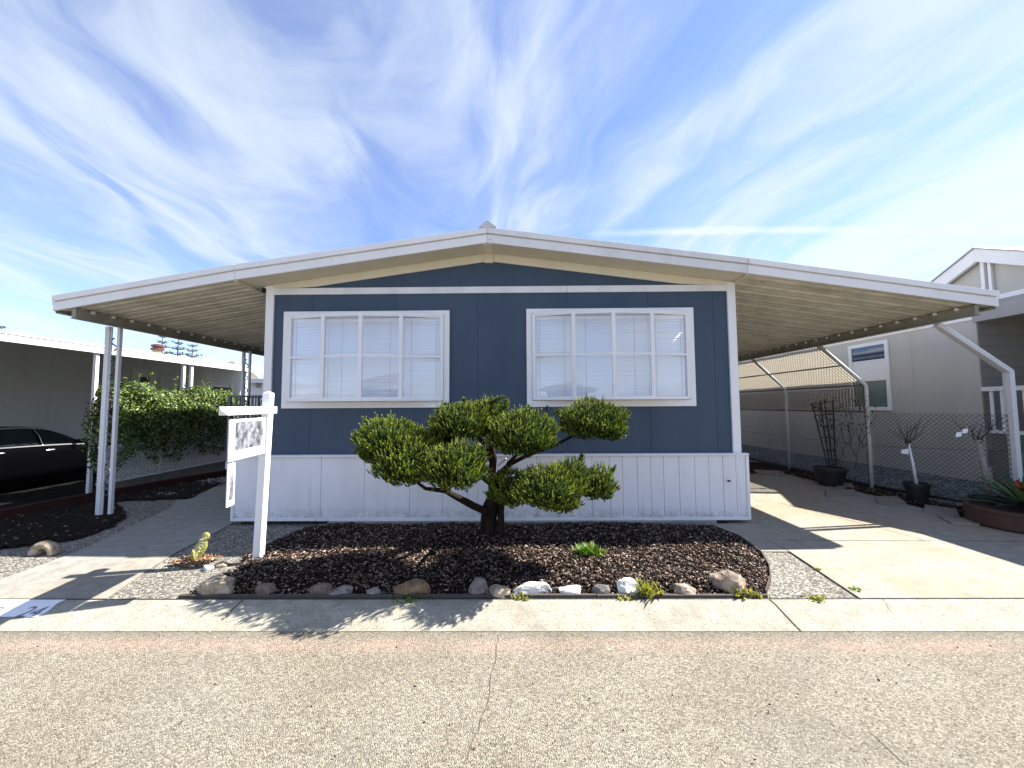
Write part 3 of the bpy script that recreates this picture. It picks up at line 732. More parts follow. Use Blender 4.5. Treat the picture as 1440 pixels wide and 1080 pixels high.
# ------------------------------------------------------------------ right neighbour
XN = 8.95
nb = thing('neighbour_house', (XN, 7, 0), 'grey beige house with white sash window and gabled porch beyond the chain link fence', 'house')
YP = atx(1376, 500, XN).y          # porch opening starts here
wn = (atx(1194, 490, XN), atx(1256, 580, XN)); zt_ = atx(1225, 480, XN).z; zb_ = atx(1225, 581, XN).z
print('neighbour', YP, wn, zt_, zb_)
zb_ = 1.62; zt_ = 3.33
y0w, y1w = wn[1].y, wn[0].y
mb = MB(); yc = 22.0; pan = 1.22; edges = [YP]
while edges[-1] < yc: edges.append(edges[-1]+pan)
for a, b in zip(edges[:-1], edges[1:]): mb.box(XN, XN+.02, a+.002, b-.002, .1, 3.62)
mb.box(XN+.021, XN+.1, YP+.01, yc, .1, 3.6); mb.box(XN+.021, XN+5, YP, YP+.02, .1, 3.6)
mb.build('wall', M['nwall'], nb)
mb = MB(); mb.box(XN-.02, XN-.002, YP-.02, yc, 3.42, 3.56); mb.box(XN-.12, XN-.021, YP+.9, yc, 3.50, 3.62); mb.build('frieze', M['white'], nb)
mb = MB(); mb.add([(XN-.15, YP+.9, 3.63), (XN-.15, yc, 3.63), (XN+4, yc, 4.4), (XN+4, YP+.9, 4.4), (XN-.15, YP+.9, 3.67), (XN-.15, yc, 3.67), (XN+4, yc, 4.44), (XN+4, YP+.9, 4.44)], [(0,1,2,3),(4,5,6,7),(0,1,5,4),(1,2,6,5),(2,3,7,6),(3,0,4,7)]); mb.build('roof', M['ngrey'], nb)
# sash window
fr_ = MB(); cz = .09
fr_.box(XN-.035, XN-.001, y0w, y1w, zb_, zb_+cz); fr_.box(XN-.035, XN-.001, y0w, y1w, zt_-cz, zt_); fr_.box(XN-.035, XN-.001, y0w, y0w+cz, zb_+cz, zt_-cz); fr_.box(XN-.035, XN-.001, y1w-cz, y1w, zb_+cz, zt_-cz)
zm = zb_+(zt_-zb_)*.45; z3 = zb_+(zt_-zb_)*.73
nwin = fr_.build('window', M['white'], nb, bevel=.004)
mb = MB(); mb.box(XN-.028, XN-.002, y0w+cz, y1w-cz, zm-.03, zm+.03); mb.box(XN-.026, XN-.002, y0w+cz, y1w-cz, z3-.02, z3+.02); mb.build('sash_rail', M['white'], nwin)
mb = MB(); mb.box(XN-.014, XN-.006, y0w+cz, y1w-cz, z3+.021, zt_-cz-.001); mb.build('pane', M['skyglass'], nwin)
mb = MB(); mb.box(XN-.014, XN-.006, y0w+cz, y1w-cz, zm+.031, z3-.021); mb.build('lace_curtain', M['lwhite'], nwin)
mb = MB(); mb.box(XN-.014, XN-.006, y0w+cz, y1w-cz, zb_+cz+.001, zm-.031); mb.build('pane', M['greenglass'], nwin)
# porch gable facing this way
XG = XN+.85
g1 = atx(1325, 397, XG-.25); g0 = atx(1392, 343, XG-.25); print('gable', g1, g0)
yg, zg = 7.74, g0.z; ye0, ye1 = yg-1.70, yg+1.48; zeL = zg-.79
def gbar(y0_, z0_, y1_, z1_, h, x0_, x1_, mat, nm):
    mb = MB(); mb.prism([(x0_, y0_, z0_), (x0_, y1_, z1_), (x0_, y1_, z1_-h), (x0_, y0_, z0_-h)], (x1_-x0_, 0, 0)); return mb.build(nm, mat, nb)
gbar(yg, zg, ye1, zeL, .27, XG-.27, XG-.2, M['white'], 'rake_fascia'); gbar(yg-.002, zg, ye0, zeL-.05, .27, XG-.27, XG-.2, M['white'], 'rake_fascia')
gbar(yg, zg+.03, ye1+.04, zeL+.01, .028, XG-.30, XG+4, M['ngrey'], 'porch_roof'); gbar(yg-.002, zg+.03, ye0-.04, zeL-.04, .028, XG-.30, XG+4, M['ngrey'], 'porch_roof')
mb = MB(); mb.prism([(XG-.1, ye0, 3.80), (XG-.1, ye1, 3.80), (XG-.1, ye1, zeL-.02), (XG-.1, yg, zg-.04), (XG-.1, ye0, zeL-.07)], (.06, 0, 0)); mb.build('gable_panel', M['nwall'], nb)
mb = MB(); mb.box(XG-.24, XG-.11, ye0, ye1+.1, zeL-.42, zeL-.26); mb.box(XG-.17, XG-.11, yg-.05, yg+.01, zeL-.26, zg-.25); mb.box(XG-.17, XG-.11, yg-.16, yg-.11, zeL-.26, zg-.3); mb.build('gable_tie', M['white'], nb)
hz = 3.52
mb = MB(); mb.box(XN-.01, XN+.08, 3.5, YP-.003, hz, 3.64); mb.build('header_panel', M['ngrey'], nb)
mb = MB(); mb.box(XN-.05, XN+.1, 3.5, YP+.02, hz-.16, hz-.003); mb.build('header_beam', M['ngrey'], nb)
# recessed porch back wall with lap siding (faces the street)
mb = MB(); z = .6
while z < 3.6: mb.prism([(XN+.02, YP+.0, z), (XN+.02, YP-.022, z), (XN+.02, YP-.006, z+.205), (XN+.02, YP+.0, z+.205)], (5, 0, 0)); z += .21
mb.build('lap_siding', M['nsiding'], nb)
mb = MB(); mb.box(XN+1.3, XN+1.36, 3.2, YP-.03, .6, 3.6); mb.build('porch_wall', M['nsiding'], nb)
mb = MB(); mb.box(XN+1.27, XN+1.3, 4.2, 5.75, 1.0, 3.2); mb.box(XN+1.25,XN+1.27,4.2,5.75,2.0,2.1)
for k in range(8): mb.box(XN+1.252, XN+1.268, 4.25+k*.19, 4.25+k*.19+.13, 1.05, 3.12)
mb.build('shutter_door', M['lwhite'], nb)
mb = MB(); mb.box(XN+.05, XN+1.3, 3.2, YP-.03, .75, .9); mb.box(XN+.06, XN+.09, 3.2, YP-.03, 0, .75); mb.build('porch_deck', M['nsiding'], nb)
mb = MB(); mb.box(XN+.22, XN+4, 3.3, YP+.85, 3.66, 3.76); mb.build('porch_roof', M['ngrey'], nb)
# white railing
mb = MB(); zr0, zr1 = 1.18, 2.16
zr0 = atx(1400, 607, XN).z; zr1 = atx(1400, 546, XN).z; print('rail', zr0, zr1)
mb.box(XN-.04, XN+.04, 3.3, YP-.03, zr1-.05, zr1+.03); mb.box(XN-.025, XN+.025, 3.3, YP-.05, zr0-.03, zr0+.03)
y = YP-.15
while y > 3.3: mb.box(XN-.018, XN+.018, y-.018, y+.018, zr0+.03, zr1-.05); y -= .155
mb.build('porch_railing', M['lwhite'], nb, bevel=.003)
# gravel bank under the neighbour's wall
mb = MB(); mb.add([(7.62, 3.6, .02), (7.62, 22, .02), (XN+.05, 22, .17), (XN+.05, 3.6, .32), (7.62,3.6,-.1),(7.62,22,-.1)], [(0,3,2,1),(0,1,5,4)])
o = mb.build('gravel_bank', M['gravel']); o['kind'] = 'structure'
mb = MB(); a = FP[0]; mb.bar((a.x-.05, a.y-1.2, .03), (a.x-.02, a.y, .03), .07, .1); mb.bar((a.x-.02, a.y, .03), (7.56, 8.1, .03), .07, .1); mb.bar((7.56, 8.1, .03), (7.56, 16, .03), .07, .1)
tag(mb.build('garden_edging', M['black']), 'dark edging board along the foot of the chain link fence', 'edging')

# ------------------------------------------------------------------ left neighbour
XF = -9.3
ln = thing('neighbour_house', (XF-3, 8, 0), 'long low house with bright white roof edge behind the hedge and black car', 'house')
zt1 = H+.150*9.3; zb1 = H+.131*9.3
mb = MB(); mb.box(XF-.05, XF, 4.0, 19.5, zb1, zt1); mb.box(XF-.02, XF+.02, 4.0, 19.5, zt1-.035, zt1+.01); mb.build('roof_fascia', M['lwhite'], ln, bevel=.004)
xw = XF-4.9; zw = H+.136*abs(xw)
mb = MB(); mb.prism([(XF-.051, 4.0, zt1-.09), (xw-.1, 4.0, zw), (xw-5, 4.0, zw+.5), (xw-5, 4.0, zw+.56), (xw-.1, 4.0, zw+.06), (XF-.051, 4.0, zt1-.03)], (0, 15.5, 0)); mb.build('roof', M['roof'], ln)
mb = MB(); e = 4.0
while e < 19.4: mb.box(xw-.02, xw, e+.003, e+1.217, -.1, zw-.005); e += 1.22
mb.box(xw-.1, xw-.021, 4, 19.4, -.1, zw-.005); mb.build('wall', M['lwall'], ln)
for y in (atx(132, 560, XF-.1).y, atx(257, 540, XF-.1).y, atx(268, 540, XF-.1).y, atx(345, 540, XF-.1).y):
    mb = MB(); mb.box(XF-.13, XF-.06, y-.035, y+.035, -.12, zb1+.02); mb.build('post', M['lwhite'], ln, bevel=.003)
def lwin(p0, p1, z0, z1, mat, fw=.06):
    ya, yb4 = atx(p0, 520, xw).y, atx(p1, 520, xw).y; mb = MB()
    mb.box(xw+.002, xw+.03, ya, yb4, z0, z0+fw); mb.box(xw+.002, xw+.03, ya, yb4, z1-fw, z1); mb.box(xw+.002, xw+.03, ya, ya+fw, z0+fw, z1-fw); mb.box(xw+.002, xw+.03, yb4-fw, yb4, z0+fw, z1-fw)
    f = mb.build('window', M['lwhite'], ln); m2 = MB(); m2.box(xw+.003, xw+.012, ya+fw, yb4-fw, z0+fw, z1-fw); m2.build('pane', mat, f)
lwin(186, 220, 1.2, 3.25, M['darkglass'], .28); lwin(226, 254, 1.2, 3.05, M['lwall'], .05); lwin(296, 328, 1.1, 2.85, M['darkglass'], .09)
cp = atx(221, 500, xw-.6); mb = MB(); mb.lathe((cp.x, cp.y, zt1-.05), [(.13,0),(.13,.42),(.14,.42)], 16); mb.build('chimney', M['tan'], ln)
fl_ = [c for c in ln.children if c.name.startswith('chimney')][0]
print('chimney', cp, 'top', atx(221, 483, XF-3).z, zt1)
zc = atx(221, 484, xw-.6).z
fl_.data.clear_geometry(); mb = MB(); mb.lathe((0,0,0), [(.13,max(-.6, zw+.10-(zc-.85))),(.13,.60),(.0,.60)], 16)
me = fl_.data; me.from_pydata([(cp.x-ln.location.x+v[0], cp.y-ln.location.y+v[1], zc-.85+v[2]*1.0) for v in mb.v], [], mb.f)
mb = MB(); mb.lathe((cp.x, cp.y, zc-.26), [(.0,0),(.2,0),(.22,.03),(.22,.09),(.15,.1),(.15,.14),(.21,.15),(.21,.22),(.1,.26),(0,.26)], 18); mb.build('flue_cap', M['rust'], ln, smooth=False)

# far white house seen past the left carport
fw = thing('far_house', (-14, 24, 0), 'small bright white house far behind the porch rail', 'house')
q = at(352, 530, 23); q2 = at(374, 560, 23); print('farhouse', q, q2)
mb = MB(); mb.box(q.x, q.x+7, 23, 30, -.1, 3.25); mb.build('wall', M['lwhite'], fw)
mb = MB(); mb.box(q.x-.4, q.x+7.4, 22.6, 30.4, 3.25, 3.5); mb.build('roof', M['white'], fw)
a = at(360, 536, 22.98); b = at(366, 545, 22.98); mb = MB(); mb.box(a.x, b.x, 22.96, 22.99, b.z, a.z); mb.build('window', M['darkglass'], fw)

# hills and far conifers
hb = MB(); n = 60; base = []
for i in range(n+1):
    a = -1.35+1.0*i/n; R = 420; hgt = 30+9*math.sin(i*.35)+5*math.sin(i*.9+1)+3*math.sin(i*2.3)
    base.append((R*math.sin(a), R*math.cos(a), hgt))
vs = []; fs = []
for j, (k, zk) in enumerate(((.85, 0), (.93, .62), (1, 1), (1.15, .7), (1.4, 0))):
    for i, p in enumerate(base): vs.append((p[0]*k, p[1]*k, p[2]*zk-.5+random.uniform(-.8,.8)*(zk > 0)))
for j in range(4):
    for i in range(n): a = j*(n+1)+i; fs.append((a, a+1, a+n+2, a+n+1))
hb.add(vs, fs); o = hb.build('hills', M['hill'], smooth=True); o['kind'] = 'structure'
def conifer(px, ytop, Y, h, spread, label, seed):
    r = random.Random(seed); tp = at(px, ytop, Y); root = thing('conifer_tree', (tp.x, Y, 0), label, 'tree', 'far conifers above the white roof')
    mb = MB(); mb.tube([(tp.x, Y, -.1), (tp.x, Y, tp.z-.1)], [.22, .02], 6); mb.build('trunk', M['twig'], root)
    tri = []; br_ = MB(); z = tp.z-.2
    while z > tp.z-h:
        f = (tp.z-z)/h; k = r.randint(4, 6); a0 = r.uniform(0, 6)
        for j in range(k):
            a = a0+j*2*PI/k+r.uniform(-.3,.3); L = (spread*(.25+.75*f))*r.uniform(.65, 1.15); d = Vector((math.cos(a), math.sin(a), .28)).normalized()
            e = Vector((tp.x, Y, z))+d*L; br_.tube([(tp.x, Y, z), tuple(e)], [.04, .015], 4)
            for m in range(26):
                t_ = r.uniform(.15, 1)**.7; c = Vector((tp.x, Y, z)).lerp(e, t_)+Vector((r.gauss(0,.09), r.gauss(0,.09), r.gauss(0,.07)+.05))
                s = r.uniform(.08, .17); o1 = Vector((r.gauss(0,1), r.gauss(0,1), r.gauss(0,1))).normalized()*s; o2 = Vector((r.gauss(0,1), r.gauss(0,1), r.gauss(0,1))).normalized()*s
                tri += [c, c+o1, c+o2]
        z -= r.uniform(.5, .75)
    br_.build('branches', M['twig'], root)
    fastmesh('crown', np.array([tuple(v) for v in tri]), np.arange(len(tri)).reshape(-1, 3), M['conifer'], root)
conifer(229, 472, 42, 4.5, 1.4, 'leftmost and faintest of the far conifers, just behind the chimney flue', 1)
conifer(251, 474, 40, 5, 2.0, 'middle and widest of the far conifers above the white roof', 2)
conifer(271, 485, 46, 5, 1.9, 'rightmost, darkest far conifer with layered boughs above the white roof', 3)
conifer(2, 459, 42, 3, 1.6, 'top of a far conifer at the left picture edge above the white roof', 4)

# ------------------------------------------------------------------ hedge, lattice, red edging
XH = -8.75
lat = thing('lattice_screen', (XH, 8, .3), 'white diagonal lattice screen under the leafy hedge', 'lattice')
ya, yb5 = atx(138, 640, XH).y, atx(318, 640, XH).y; print('lattice', ya, yb5)
mb = MB(); L = yb5-ya; Hh = .72; pitch = .075; c = -Hh
while c < L:
    a0_, a1_ = max(c, 0), min(c+Hh, L)
    if a1_-a0_ > .02:
        t0, t1 = a0_-c, a1_-c
        mb.bar((XH+.01, ya+a0_, .22+t0), (XH+.01, ya+a1_, .22+t1), .006, .03, up=(1,0,0)) if False else None
        for sgn in (0, 1):
            z0_, z1_ = (t0, t1) if sgn == 0 else (Hh-t0, Hh-t1)
            x_ = XH+.012*sgn; w = .02
            mb.add([(x_, ya+a0_-w*.7, .22+z0_), (x_, ya+a0_+w*.7, .22+z0_), (x_, ya+a1_+w*.7, .22+z1_), (x_, ya+a1_-w*.7, .22+z1_), (x_+.008, ya+a0_-w*.7, .22+z0_), (x_+.008, ya+a0_+w*.7, .22+z0_), (x_+.008, ya+a1_+w*.7, .22+z1_), (x_+.008, ya+a1_-w*.7, .22+z1_)], [(0,1,2,3),(4,5,6,7),(0,3,7,4),(1,2,6,5)])
    c += pitch
mb.build('lattice_strips', M['lwhite'], lat, fix=False)
mb = MB(); mb.box(XH-.02, XH+.03, ya, yb5, .185, .218); mb.box(XH-.02, XH+.03, ya, yb5, .22+Hh+.001, .22+Hh+.04); 
mb.box(XH-.045, XH-.021, ya+1.4, ya+1.47, .1, 1.15); mb.build('lattice_frame', M['lwhite'], lat)
mb = MB(); mb.box(XH-.3, XH-.02, ya+.35, 15, -.1, .17); tag(mb.build('retaining_ledge', M['ledge'], bevel=.01), 'low tan concrete ledge under the white lattice screen', 'ledge')
def leafcloud(name, parent, mat, C, N_, size, seed=0, droop=.0, quad=True):
    r = np.random.default_rng(seed); n = len(C); s = r.uniform(size*.6, size*1.25, n)[:,None]
    nn = N_ + r.normal(0, .55, (n, 3)); nn /= np.linalg.norm(nn, axis=1)[:,None]
    a = np.cross(nn, r.normal(0, 1, (n, 3))); a /= np.linalg.norm(a, axis=1)[:,None]; b = np.cross(nn, a)
    V = np.stack([C-a*s*.5, C+b*s*.28+nn*s*.08, C+a*s*.6, C-b*s*.28+nn*s*.08], 1).reshape(-1, 3)
    return fastmesh(name, V, np.arange(4*n).reshape(-1, 4), mat, parent)
hd = thing('hedge', (XH-.2, 9, 0), 'dense leafy hedge with sunlit top spilling over the white lattice', 'hedge')
y0h, y1h = atx(163, 560, XH+.1).y, atx(327, 560, XH+.1).y+.6
r = np.random.default_rng(11); n = 34000
yy = r.uniform(y0h, y1h, n); top = 2.25+.09*np.sin(yy*3.1)+.06*np.sin(yy*7.3+1)+.04*np.sin(yy*15)
bot = .42+.30*np.sin(yy*2.3+.5)**2+.1*np.sin(yy*9)
zz = bot+(top-bot)*r.uniform(0, 1, n)**.72
hw = .42+.06*np.sin(yy*5+zz*4)+.05*np.sin(zz*9+yy*3)
side = r.uniform(-1, 1, n); side = np.sign(side)*np.abs(side)**.45
edge = np.clip((top-zz)/.35, 0, 1)**.5
C = np.stack([XH-.15+side*hw*(.35+.65*edge), yy+r.normal(0,.03,n), zz+r.normal(0,.02,n)], 1)
Nn = np.stack([side, np.zeros(n), 1.1-edge*.7], 1)
leafcloud('foliage', hd, M['hedge'], C, Nn, .062, 12)
# a wispy arching shoot towards the right end and sprays on the left
n = 500; k = r.integers(0, 14, n); by = y0h+np.linspace(.0, y1h-y0h-.5, 14)[k]; tt = r.uniform(0, 1, n)
C = np.stack([XH-.1+.25*np.sin(k)*tt, by+.15*np.cos(k*2.1)*tt+r.normal(0,.02,n), 2.24+tt*(.12+.12*(k%4))+r.normal(0,.015,n)], 1)
for kk in range(14): q_ = C[(k == kk) & (C[:,2] > 2.22)]; leafcloud('shoot', hd, M['hedge'], q_, np.tile([0,0,1.], (len(q_),1)), .065, 13+kk)
mb = MB()
for i in range(14):
    y = y0h+.1+i*(y1h-y0h-.2)/13; mb.tube([(XH-.15, y, .0), (XH-.12+random.uniform(-.1,.1), y+random.uniform(-.1,.1), 1.0), (XH-.15, y+random.uniform(-.2,.2), 1.8)], [.025, .018, .008], 5)
mb.build('stems', M['twig'], hd)
mb = MB(); p = [(-8.25, 3.9), (-8.22, 6.5), (-7.9, 8.4), (-7.45, 9.9), (-7.2, 12)]
for a, b in zip(p[:-1], p[1:]): mb.bar((*a, .06), (*b, .06), .09, .24)
tag(mb.build('red_kerb_edging', M['red']), 'dark red edging along the black car driveway', 'edging')
mb = MB(); mb.box(-14, -8.32, 3.55, 20, -.13, -.12); o = mb.build('neighbour_driveway', M['tar']); o['kind'] = 'structure'
# pale pebbles strip next to path at the back
pp = [G(178, 700), G(250, 697), G(300, 682), G(322, 678), G(322, 664), G(270, 676), G(200, 690)]
tag(chips('white_pebbles', pp, lambda x, y: .01, 900, chipmat('pale_pebble', [(0,(.08,.08,.08)),(.5,(.3,.3,.29)),(1,(.62,.61,.58))]), (.03,.07), seed=8), 'pale pebbles scattered between path and red edging', 'pebbles')

# ------------------------------------------------------------------ black car
CG = -.07; cx = -12.12; yfr = atx(130, 622, -11.2).y+1.35
car = thing('parked_car', (cx, yfr-2.45, CG), 'black sedan parked nose-in under the left neighbour roof', 'car')
st = [ # s, top z, belt z, half sill, half belt, half roof
 (0,.55,.50,.62,.66,.60),(.06,.66,.60,.78,.76,.66),(.25,.76,.70,.86,.84,.70),(.7,.88,.80,.90,.87,.70),(1.25,.97,.88,.92,.88,.70),(1.42,1.03,.92,.92,.88,.68),
 (1.75,1.24,.94,.92,.885,.62),(2.1,1.40,.95,.92,.885,.60),(2.5,1.45,.96,.92,.885,.60),(2.9,1.455,.97,.92,.885,.60),(3.3,1.42,.98,.92,.88,.60),(3.7,1.30,.99,.92,.87,.61),(4.05,1.13,1.0,.91,.86,.64),
 (4.3,1.06,.98,.90,.84,.68),(4.7,1.03,.95,.86,.80,.66),(4.86,.96,.88,.80,.76,.62),(4.9,.6,.56,.72,.70,.6)]
def carsec(s):
    q = next((i for i in range(len(st)-1) if st[i][0] <= s <= st[i+1][0]), len(st)-2); a, b = st[q], st[q+1]; t_ = (s-a[0])/(b[0]-a[0])
    return [a[i]+(b[i]-a[i])*t_ for i in range(6)]
ss = [i*4.9/70 for i in range(71)]; body = MB(); ring = 0
vs = []
for s in ss:
    _, zt, zbl, hs, hb_, hr = carsec(s); y = yfr-s
    w_ = 0
    wheel = min(abs(s-.95), abs(s-3.85)); zb0 = .18 if wheel > .36 else .18+math.sqrt(max(0, .36**2-wheel**2))*1.32
    half = [(0, .18), (hs*.8, .18), (hs*.97, max(.26, zb0)), (hs, max(.42, zb0+.02)), (hs*1.0, max(.60, zb0+.03) if zbl > .66 else zbl*.9), (hb_*1.005, zbl-.02), (hb_*.985, zbl), (hb_*.55+hr*.45, zbl*.45+zt*.55-.01), (hr, zt-.035), (hr*.8, zt-.008), (0, zt)]
    ringp = [(cx+x, y, CG+z) for x, z in half]+[(cx-x, y, CG+z) for x, z in half[-2:0:-1]]
    ring = len(ringp); vs += ringp
fs = []
for i in range(70):
    for j in range(ring): a = i*ring+j; b = i*ring+(j+1)%ring; fs.append((a, b, b+ring, a+ring))
fs.append(tuple(range(ring))); fs.append(tuple(70*ring+j for j in range(ring)))
body.add(vs, fs); body.build('body', M['carpaint'], car, smooth=True)
def sidept(s, f, off=.008, sx=1):
    _, zt, zbl, hs, hb_, hr = carsec(s); P = [(hb_*.985, zbl), (hb_*.55+hr*.45, zbl*.45+zt*.55-.01), (hr, zt-.035)]
    g = f*2; i = min(1, int(g)); t_ = g-i; x = P[i][0]+(P[i+1][0]-P[i][0])*t_; z = P[i][1]+(P[i+1][1]-P[i][1])*t_
    return (cx+sx*(x+off), yfr-s, CG+z+off*.3)
def carwin(s0, s1, top0, top1, name, sx=1):
    mb = MB(); n = 10
    lo = [sidept(s0+(s1-s0)*i/n, .1, sx=sx) for i in range(n+1)]; mi = [sidept(s0+(s1-s0)*i/n, .5*(top0+(top1-top0)*i/n), .010, sx) for i in range(n+1)]; hi = [sidept(s0+(s1-s0)*i/n, (top0+(top1-top0)*i/n)*.95, sx=sx) for i in range(n+1)]
    mb.add(lo+mi+hi, [(i, i+1, n+2+i, n+1+i) for i in range(n)]+[(n+1+i, n+2+i, 2*n+3+i, 2*n+2+i) for i in range(n)]); mb.build(name, M['darkglass'], car, smooth=True)
for sx in (1, -1):
    carwin(1.62, 2.33, .85, .97, 'side_window', sx); carwin(2.43, 3.2, .97, .95, 'side_window', sx); carwin(3.27, 3.6, .95, .80, 'side_window', sx)
mb = MB()
mb.tube([sidept(1.5+i*.22, .04, .014) for i in range(11)], .017, 5); mb.tube([sidept(1.62+i*.2, .97, .012) for i in range(11)], .015, 5)
mb.tube([sidept(2.36, .06, .012), sidept(2.36, .5, .012), sidept(2.38, .94, .012)], .007, 5); mb.each('chrome_trim', M['chrome'], car)
for s in (2.22, 3.12):
    mb = MB(); p = sidept(s, 0, .0); mb.tube([(p[0]+.012, p[1]+.09, p[2]-.09), (p[0]+.03, p[1]+.04, p[2]-.088), (p[0]+.03, p[1]-.04, p[2]-.088), (p[0]+.012, p[1]-.09, p[2]-.09)], .012, 6); mb.build('door_handle', M['chrome'], car)
p = sidept(1.72, .08, .0); mb = MB(); mb.lathe((0,0,0), [(0,-.06),(.06,-.05),(.09,0),(.07,.05),(0,.06)], 12); mb.v = [(p[0]+.13+v[0]*1.0, p[1]+v[1]*.6, p[2]+.06+v[2]) for v in mb.v]; mb.bar((p[0]-.01, p[1], p[2]+.02), (p[0]+.08, p[1], p[2]+.04), .03); mb.build('mirror', M['carpaint'], car, smooth=True)
for s in (.95, 3.85):
    for sx in (1, -1):
        wx = cx+sx*.80; mb = MB(); n = 28; prof = [(.0,-.1),(.31,-.1),(.325,-.08),(.325,.08),(.31,.1),(.22,.1)]
        mb.lathe((0,0,0), prof, n); mb.v = [(wx+sx*v[2], yfr-s+v[0], CG+.325+v[1]) for v in mb.v]; ty = mb.build('wheel', M['rubber'], car, smooth=False)
        mb = MB(); mb.lathe((0,0,0), [(.22,.085),(.20,.06),(.05,.07),(0,.075)], n); mb.v = [(wx+sx*v[2], yfr-s+v[0], CG+.325+v[1]) for v in mb.v]
        mb.build('rim', M['chrome'], ty)
mb = MB(); mb.box(cx-.7, cx+.7, yfr-.04, yfr-.0, CG+.5, CG+.54); mb.build('grille_bar', M['chrome'], car)
for sx in (1,-1):
    mb = MB(); mb.box(cx+sx*.5, cx+sx*.74, yfr-4.905, yfr-4.86, CG+.7, CG+.84); mb.build('tail_light', M['flower'], car)

# ------------------------------------------------------------------ porch rail beside the house (left)
pr = thing('porch_steps', (-4.6, 8.3, 0), 'raised porch with grey bar railing behind the sign', 'porch')
zt5 = at(335, 556, 7.6).z; xl5 = at(319, 600, 7.6).x; xr5 = at(369, 600, 7.6).x; zb5 = at(320, 648, 7.6).z; print('porch', zt5, xl5, xr5, zb5)
mb = MB(); mb.box(xl5, xr5+.2, 7.6, 11, zb5-.16, zb5-.02); mb.build('deck', M['skirt'], pr)
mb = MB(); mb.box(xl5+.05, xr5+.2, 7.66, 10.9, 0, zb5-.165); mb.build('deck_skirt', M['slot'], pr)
mb = MB(); mb.box(xl5, xr5, 7.6, 7.64, zt5-.03, zt5); mb.box(xl5, xl5+.05, 7.6, 7.65, zb5-.02, zt5-.031)
x = xl5+.16
while x < xr5: mb.box(x, x+.02, 7.61, 7.63, zb5, zt5-.031); x += .11
mb.box(xl5, xr5, 7.605, 7.635, zb5+.05, zb5+.08); mb.box(xl5, xl5+.03, 7.66, 10.5, zt5-.03, zt5)
y = 7.8
while y < 10.5: mb.box(xl5, xl5+.02, y, y+.02, zb5, zt5-.031); y += .12
mb.build('railing', M['darkmetal'], pr)
# dark shrub behind it
n = 1500; r = np.random.default_rng(5); u = r.normal(0, 1, (n, 3)); u /= np.linalg.norm(u, axis=1)[:,None]
sh = thing('potted_shrub', (-5.6, 8.6, zb5), 'dark leafy shrub standing behind the porch railing', 'shrub')
leafcloud('foliage', sh, M['hedge'], np.array([-5.6, 8.6, zb5+.7])+u*np.array([.4,.4,.6])*r.uniform(.5,1,(n,1)), u, .09, 3)
mb = MB(); mb.lathe((-5.6, 8.6, zb5-.02), [(0,0),(.16,0),(.2,.3),(.18,.3)], 16); mb.build('pot', M['black'], sh)

# ------------------------------------------------------------------ estate agent sign
sb = on(363, 787, .03); stp = at(381, 553, sb.y+.02); print('sign', sb, stp)
sg = thing('yard_sign', (sb.x, sb.y, 0), 'white realty sign post with cross arm and blurred hanging panel in the bark bed', 'sign')
mb = MB(); w = .088; t0 = Vector((sb.x, sb.y, 0)); t1 = Vector((at(380, 556, sb.y+.02).x-.02, sb.y+.02, stp.z))
t0.z = -.05
mb.bar(t0, t1, w, w, up=(0,1,0)); t2 = t1+Vector((0,0,.03)); k = [(t1.x-w/2, t1.y-w/2, t1.z), (t1.x+w/2, t1.y-w/2, t1.z), (t1.x+w/2, t1.y+w/2, t1.z), (t1.x-w/2, t1.y+w/2, t1.z), (t1.x, t1.y, t1.z+.028)]
mb.add(k, [(0,1,4),(1,2,4),(2,3,4),(3,0,4)]); mb.build('post', M['signw'], sg, bevel=.004)
za = at(350, 577, sb.y-.2).z
near = at(316, 577, 3.60); far = at(386, 577, sb.y+.16); ad = Vector((far.x-near.x, far.y-near.y, 0)).normalized()
A = Vector((near.x, near.y, za)); B = Vector((far.x, far.y, za)); print('arm', A, B)
t_ = (t0.y+.03 - A.y)/ad.y; hit = A+ad*t_; sh_ = (t0.x+(t1.x-t0.x)*.93)-hit.x; A.x += sh_; B.x += sh_
mb = MB(); sd = Vector((ad.y, -ad.x, 0)); aw = .082; ah = .085
def armend(c, s): return [c+sd*aw/2*i+Vector((0,0,ah/2*j)) for i, j in ((-1,-1),(1,-1),(1,1),(-1,1))]
a4 = armend(A, 0); b4 = armend(B, 0); tipA = A-ad*.03; tipB = B+ad*.03
mb.add(a4+b4+[tipA, tipB], [(0,1,5,4),(1,2,6,5),(2,3,7,6),(3,0,4,7),(0,3,8),(3,2,8),(2,1,8),(1,0,8),(4,5,9),(5,6,9),(6,7,9),(7,4,9)]); mb.build('cross_arm', M['signw'], sg, bevel=.003)
# hanging panel
pa = A+ad*.10; pb = A+ad*((t_)-.075); zt6 = za-.085; zb6 = za-.50
def panel(nm, p, q, z0, z1, th_, mat, par):
    mb = MB(); n = sd*th_/2; mb.add([p-n+Vector((0,0,z0-p.z)), q-n+Vector((0,0,z0-q.z)), q+n+Vector((0,0,z0-q.z)), p+n+Vector((0,0,z0-p.z)), p-n+Vector((0,0,z1-p.z)), q-n+Vector((0,0,z1-q.z)), q+n+Vector((0,0,z1-q.z)), p+n+Vector((0,0,z1-p.z))],
        [(0,3,2,1),(4,5,6,7),(0,1,5,4),(1,2,6,5),(2,3,7,6),(3,0,4,7)]); return mb.build(nm, mat, par)
pan = panel('sign_panel', pa, pb, zb6, zt6, .012, M['signw'], sg)
panel('sign_print', pa+ad*.10, pb-ad*.05, zb6+.10, zt6-.03, .016, M['print'], pan)
panel('rider_board', pa+ad*.0, pa+ad*.13, zb6-.44, zb6-.02, .010, M['signw'], sg)
